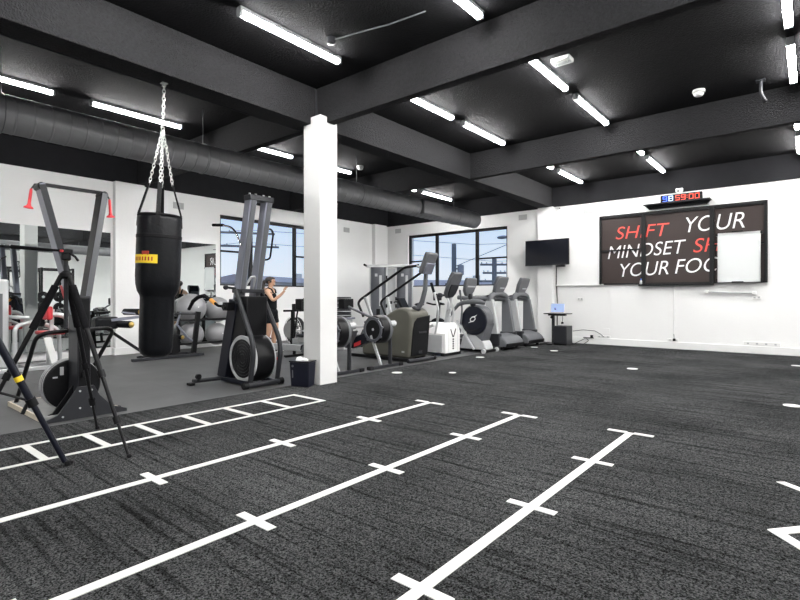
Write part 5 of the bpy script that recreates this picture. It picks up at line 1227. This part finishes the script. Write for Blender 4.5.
# incline bench between the stair machine and the treadmills
ib = T('weight_bench', 'black padded incline bench on a silver frame behind the white elliptical', 'weight bench', (-7.65, 9.5, 0.0))
P('back_pad', MB().bar((-7.45, 9.5, 0.48), (-7.85, 9.5, 1.12), 0.28, 0.07, (0, 1, 0)), 'leather', ib, 0.02, seg=3)
P('seat', MB().box(-7.46, -7.22, 9.37, 9.63, 0.44, 0.51), 'leather', ib, 0.02, seg=3)
P('frame', MB().bar((-7.3, 9.5, 0.05), (-8.1, 9.5, 0.05), 0.06, 0.06).bar((-7.38, 9.5, 0.06), (-7.40, 9.5, 0.44), 0.06, 0.06).bar((-8.05, 9.5, 0.06), (-7.74, 9.5, 0.86), 0.05, 0.05), 'silver', ib, 0.006)
for x in (-7.3, -8.1): P('foot', MB().bar((x, 9.2, 0.03), (x, 9.8, 0.03), 0.06, 0.055), 'silver', ib, 0.006)
for s_i in (-1, 1):
    P('bar_post', MB().bar((-7.95, 9.5+s_i*0.26, 0.05), (-8.0, 9.5+s_i*0.26, 1.0), 0.05, 0.05), 'silver', ib, 0.004)
    P('bar_hook', MB().box(-8.04, -7.92, 9.5+s_i*0.26-0.04, 9.5+s_i*0.26+0.04, 0.98, 1.05), 'blackm', ib, 0.006)
# ---------------------------------------------------------------- street outside the windows
S('street_ground', MB().box(-90, -11.1, -20, 90, -4.2, -4.0).box(-11.1, 20, 12.8, 90, -4.2, -4.0), 'ground')
def pole(x, y, ztop, lab, arms=(), tank=None, r=0.17):
    t = T('utility_pole', lab, 'utility pole', (x, y, -4.0))
    P('post', MB().tube([(x, y, -4.0), (x, y, ztop)], [r*1.2, r], 12), 'pole', t)
    for z, L, ang_ in arms:
        c, s = math.cos(ang_)*L/2, math.sin(ang_)*L/2
        a_ = P('crossarm', MB().bar((x-c, y-s, z), (x+c, y+s, z), 0.12, 0.12), 'pole', t)
        ins = MB()
        for f in (-0.9, -0.55, 0.55, 0.9): ins.cyl((x+c*f, y+s*f, z+0.06), (x+c*f, y+s*f, z+0.16), 0.035, 8)
        P('insulators', ins, 'lgrey', a_)
    if tank:
        P('transformer', MB().lathe((x+tank[0], y+tank[1], tank[2]), (0, 0, 1), [(0.06, 0), (0.2, 0.04), (0.2, 0.6), (0.06, 0.66)], 16).bar((x, y, tank[2]+0.4), (x+tank[0], y+tank[1], tank[2]+0.4), 0.1, 0.1), 'steel', t)
    return t
A = math.radians(39.6)
pole(-16.62, 25.19, 4.35, 'thick dark utility pole seen in the middle pane of the far window', (), (0.35, 0.2, 2.45), 0.14)
pole(-14.75, 26.75, 3.45, 'utility pole with crossarms in the right pane of the far window', ((3.1, 1.7, A), (2.6, 1.4, A), (2.1, 2.0, A), (1.5, 1.1, A)), None, 0.14)
pole(-26.3, 17.2, 5.3, 'utility pole with crossarms behind the tall trainer in the left window', ((5.0, 3.4, A+0.3), (4.2, 3.9, A+0.3)), None, 0.15)
pole(-40.5, 22.3, 3.0, 'distant small utility pole low in the left window', ((2.9, 2.0, A), (2.2, 2.4, A)), None, 0.15)
one('overhead_wire', MB().tube([(-60, 14, 4.2), (-26.3, 17.2, 4.45), (-14.75, 26.75, 3.3), (10, 46, 4.2)], 0.013, 5), 'pole', 'lower overhead wire strung between the street poles', 'wire')
one('overhead_wire', MB().tube([(-60, 13.4, 5.4), (-26.3, 17.2, 5.2), (-15.6, 25.9, 4.3), (10, 47, 5.4)], 0.013, 5), 'pole', 'upper overhead wire strung between the street poles', 'wire')
one('overhead_wire', MB().tube([(-16.5, 25.2, 3.0), (-12.6, 25.8, 4.4), (-4, 27, 6.2)], 0.02, 5), 'pole', 'thick wire rising from the transformer on the dark pole', 'wire')
st_ = T('street_lamp', 'street lamp head on a thin arm at the far window mullion', 'street lamp', (-13.9, 24.6, -4.0))
P('post', MB().tube(fillet([(-12.2, 26.0, -4.0), (-12.2, 26.0, 4.4), (-13.1, 25.2, 4.5)], 0.6), 0.06, 8), 'pole', st_)
P('lamp_head', MB().ball((-13.3, 25.05, 4.48), (0.35, 0.2, 0.1), 12, 8), 'steel', st_)
def house(cx, cy, w, d, hw, hr, rz, lab):
    t = T('house', lab, 'house', (cx, cy, -4.0), rz)
    P('walls', MB().box(-w/2, w/2, -d/2, d/2, 0, hw), 'house', t, local=True)
    P('roof', MB().prism([(-d/2-0.4, hw), (0, hw+hr), (d/2+0.4, hw)], 'x', -w/2-0.4, w/2+0.4), 'roof', t, local=True)
    for k in (-1, 1):
        f = P('window', MB().box(k*w/4-0.5, k*w/4+0.5, -d/2-0.03, -d/2, hw-1.6, hw-0.5), 'frame', t, local=True)
    P('chimney', MB().box(w/4-0.3, w/4+0.3, -0.3, 0.3, hw+hr*0.4, hw+hr+0.5), 'house', t, local=True)
house(-44, 33, 14, 9, 6.5, 0.8, A+1.2, 'pale house with blue-grey roof seen low in the left window')
house(-52, 20, 13, 9, 5.8, 0.6, A+1.3, 'pale house with blue-grey roof left of the tall trainer')
house(-29, 43, 12, 9, 6.1, 0.8, A+0.2, 'pale house with blue-grey roof in the left pane of the far window')
house(-17, 52, 12, 9, 5.9, 0.7, A-0.2, 'pale house with blue-grey roof low in the far window')
def tree(x, y, h, r_, lab):
    t = T('tree', lab, 'tree', (x, y, -4.0))
    P('trunk', MB().tube([(x, y, -4), (x, y, -4+h*0.6)], [0.25, 0.15], 8), 'pole', t)
    mb = MB(); rnd = random.Random(int(abs(x*10)))
    for k in range(14):
        a = rnd.random()*2*PI; q = rnd.random()*r_*0.7
        mb.ball((x+q*math.cos(a), y+q*math.sin(a), -4+h*0.75+rnd.uniform(-.25, .25)*h*0.5), r_*rnd.uniform(0.3, 0.5), 10, 7)
    P('crown', mb, 'leaf', t)
tree(-18.6, 40, 6.4, 2.0, 'grey-green tree top low at the right end of the far window')
tree(-36, 26.2, 6.6, 1.6, 'grey-green tree top behind the woman in the left window')

# ---------------------------------------------------------------- sky
w = bpy.data.worlds.new('sky'); SC.world = w; w.use_nodes = True
nt = w.node_tree; bg = nt.nodes['Background']
tc = nt.nodes.new('ShaderNodeTexCoord'); sp = nt.nodes.new('ShaderNodeSeparateXYZ'); rp = nt.nodes.new('ShaderNodeValToRGB')
nt.links.new(tc.outputs['Generated'], sp.inputs[0]); nt.links.new(sp.outputs['Z'], rp.inputs['Fac']); nt.links.new(rp.outputs['Color'], bg.inputs['Color'])
e = rp.color_ramp.elements
e[0].position = 0.0; e[0].color = (0.90, 0.93, 0.97, 1)
e[1].position = 0.20; e[1].color = (0.52, 0.71, 0.96, 1)
q = e.new(0.05); q.color = (0.84, 0.90, 0.98, 1)
bg.inputs['Strength'].default_value = 1.55

# ---------------------------------------------------------------- camera and view
cd = bpy.data.cameras.new('camera'); cam = bpy.data.objects.new('camera', cd); COL.objects.link(cam)
cam.location = (0, 0, 1.15); cam.rotation_euler = (PI/2, 0, math.radians(39.6))
cd.sensor_fit = 'HORIZONTAL'; cd.sensor_width = 36; cd.lens = 36*498/800; cd.shift_y = -3/800
cd.clip_start = 0.05; cd.clip_end = 300
SC.camera = cam
SC.view_settings.view_transform = 'Standard'; SC.view_settings.look = 'None'
SC.view_settings.exposure = -0.58; SC.view_settings.gamma = 1.0; SC.view_settings.use_curve_mapping = False
SC.cycles.max_bounces = 8; SC.cycles.diffuse_bounces = 4; SC.cycles.glossy_bounces = 4; SC.cycles.transparent_max_bounces = 8
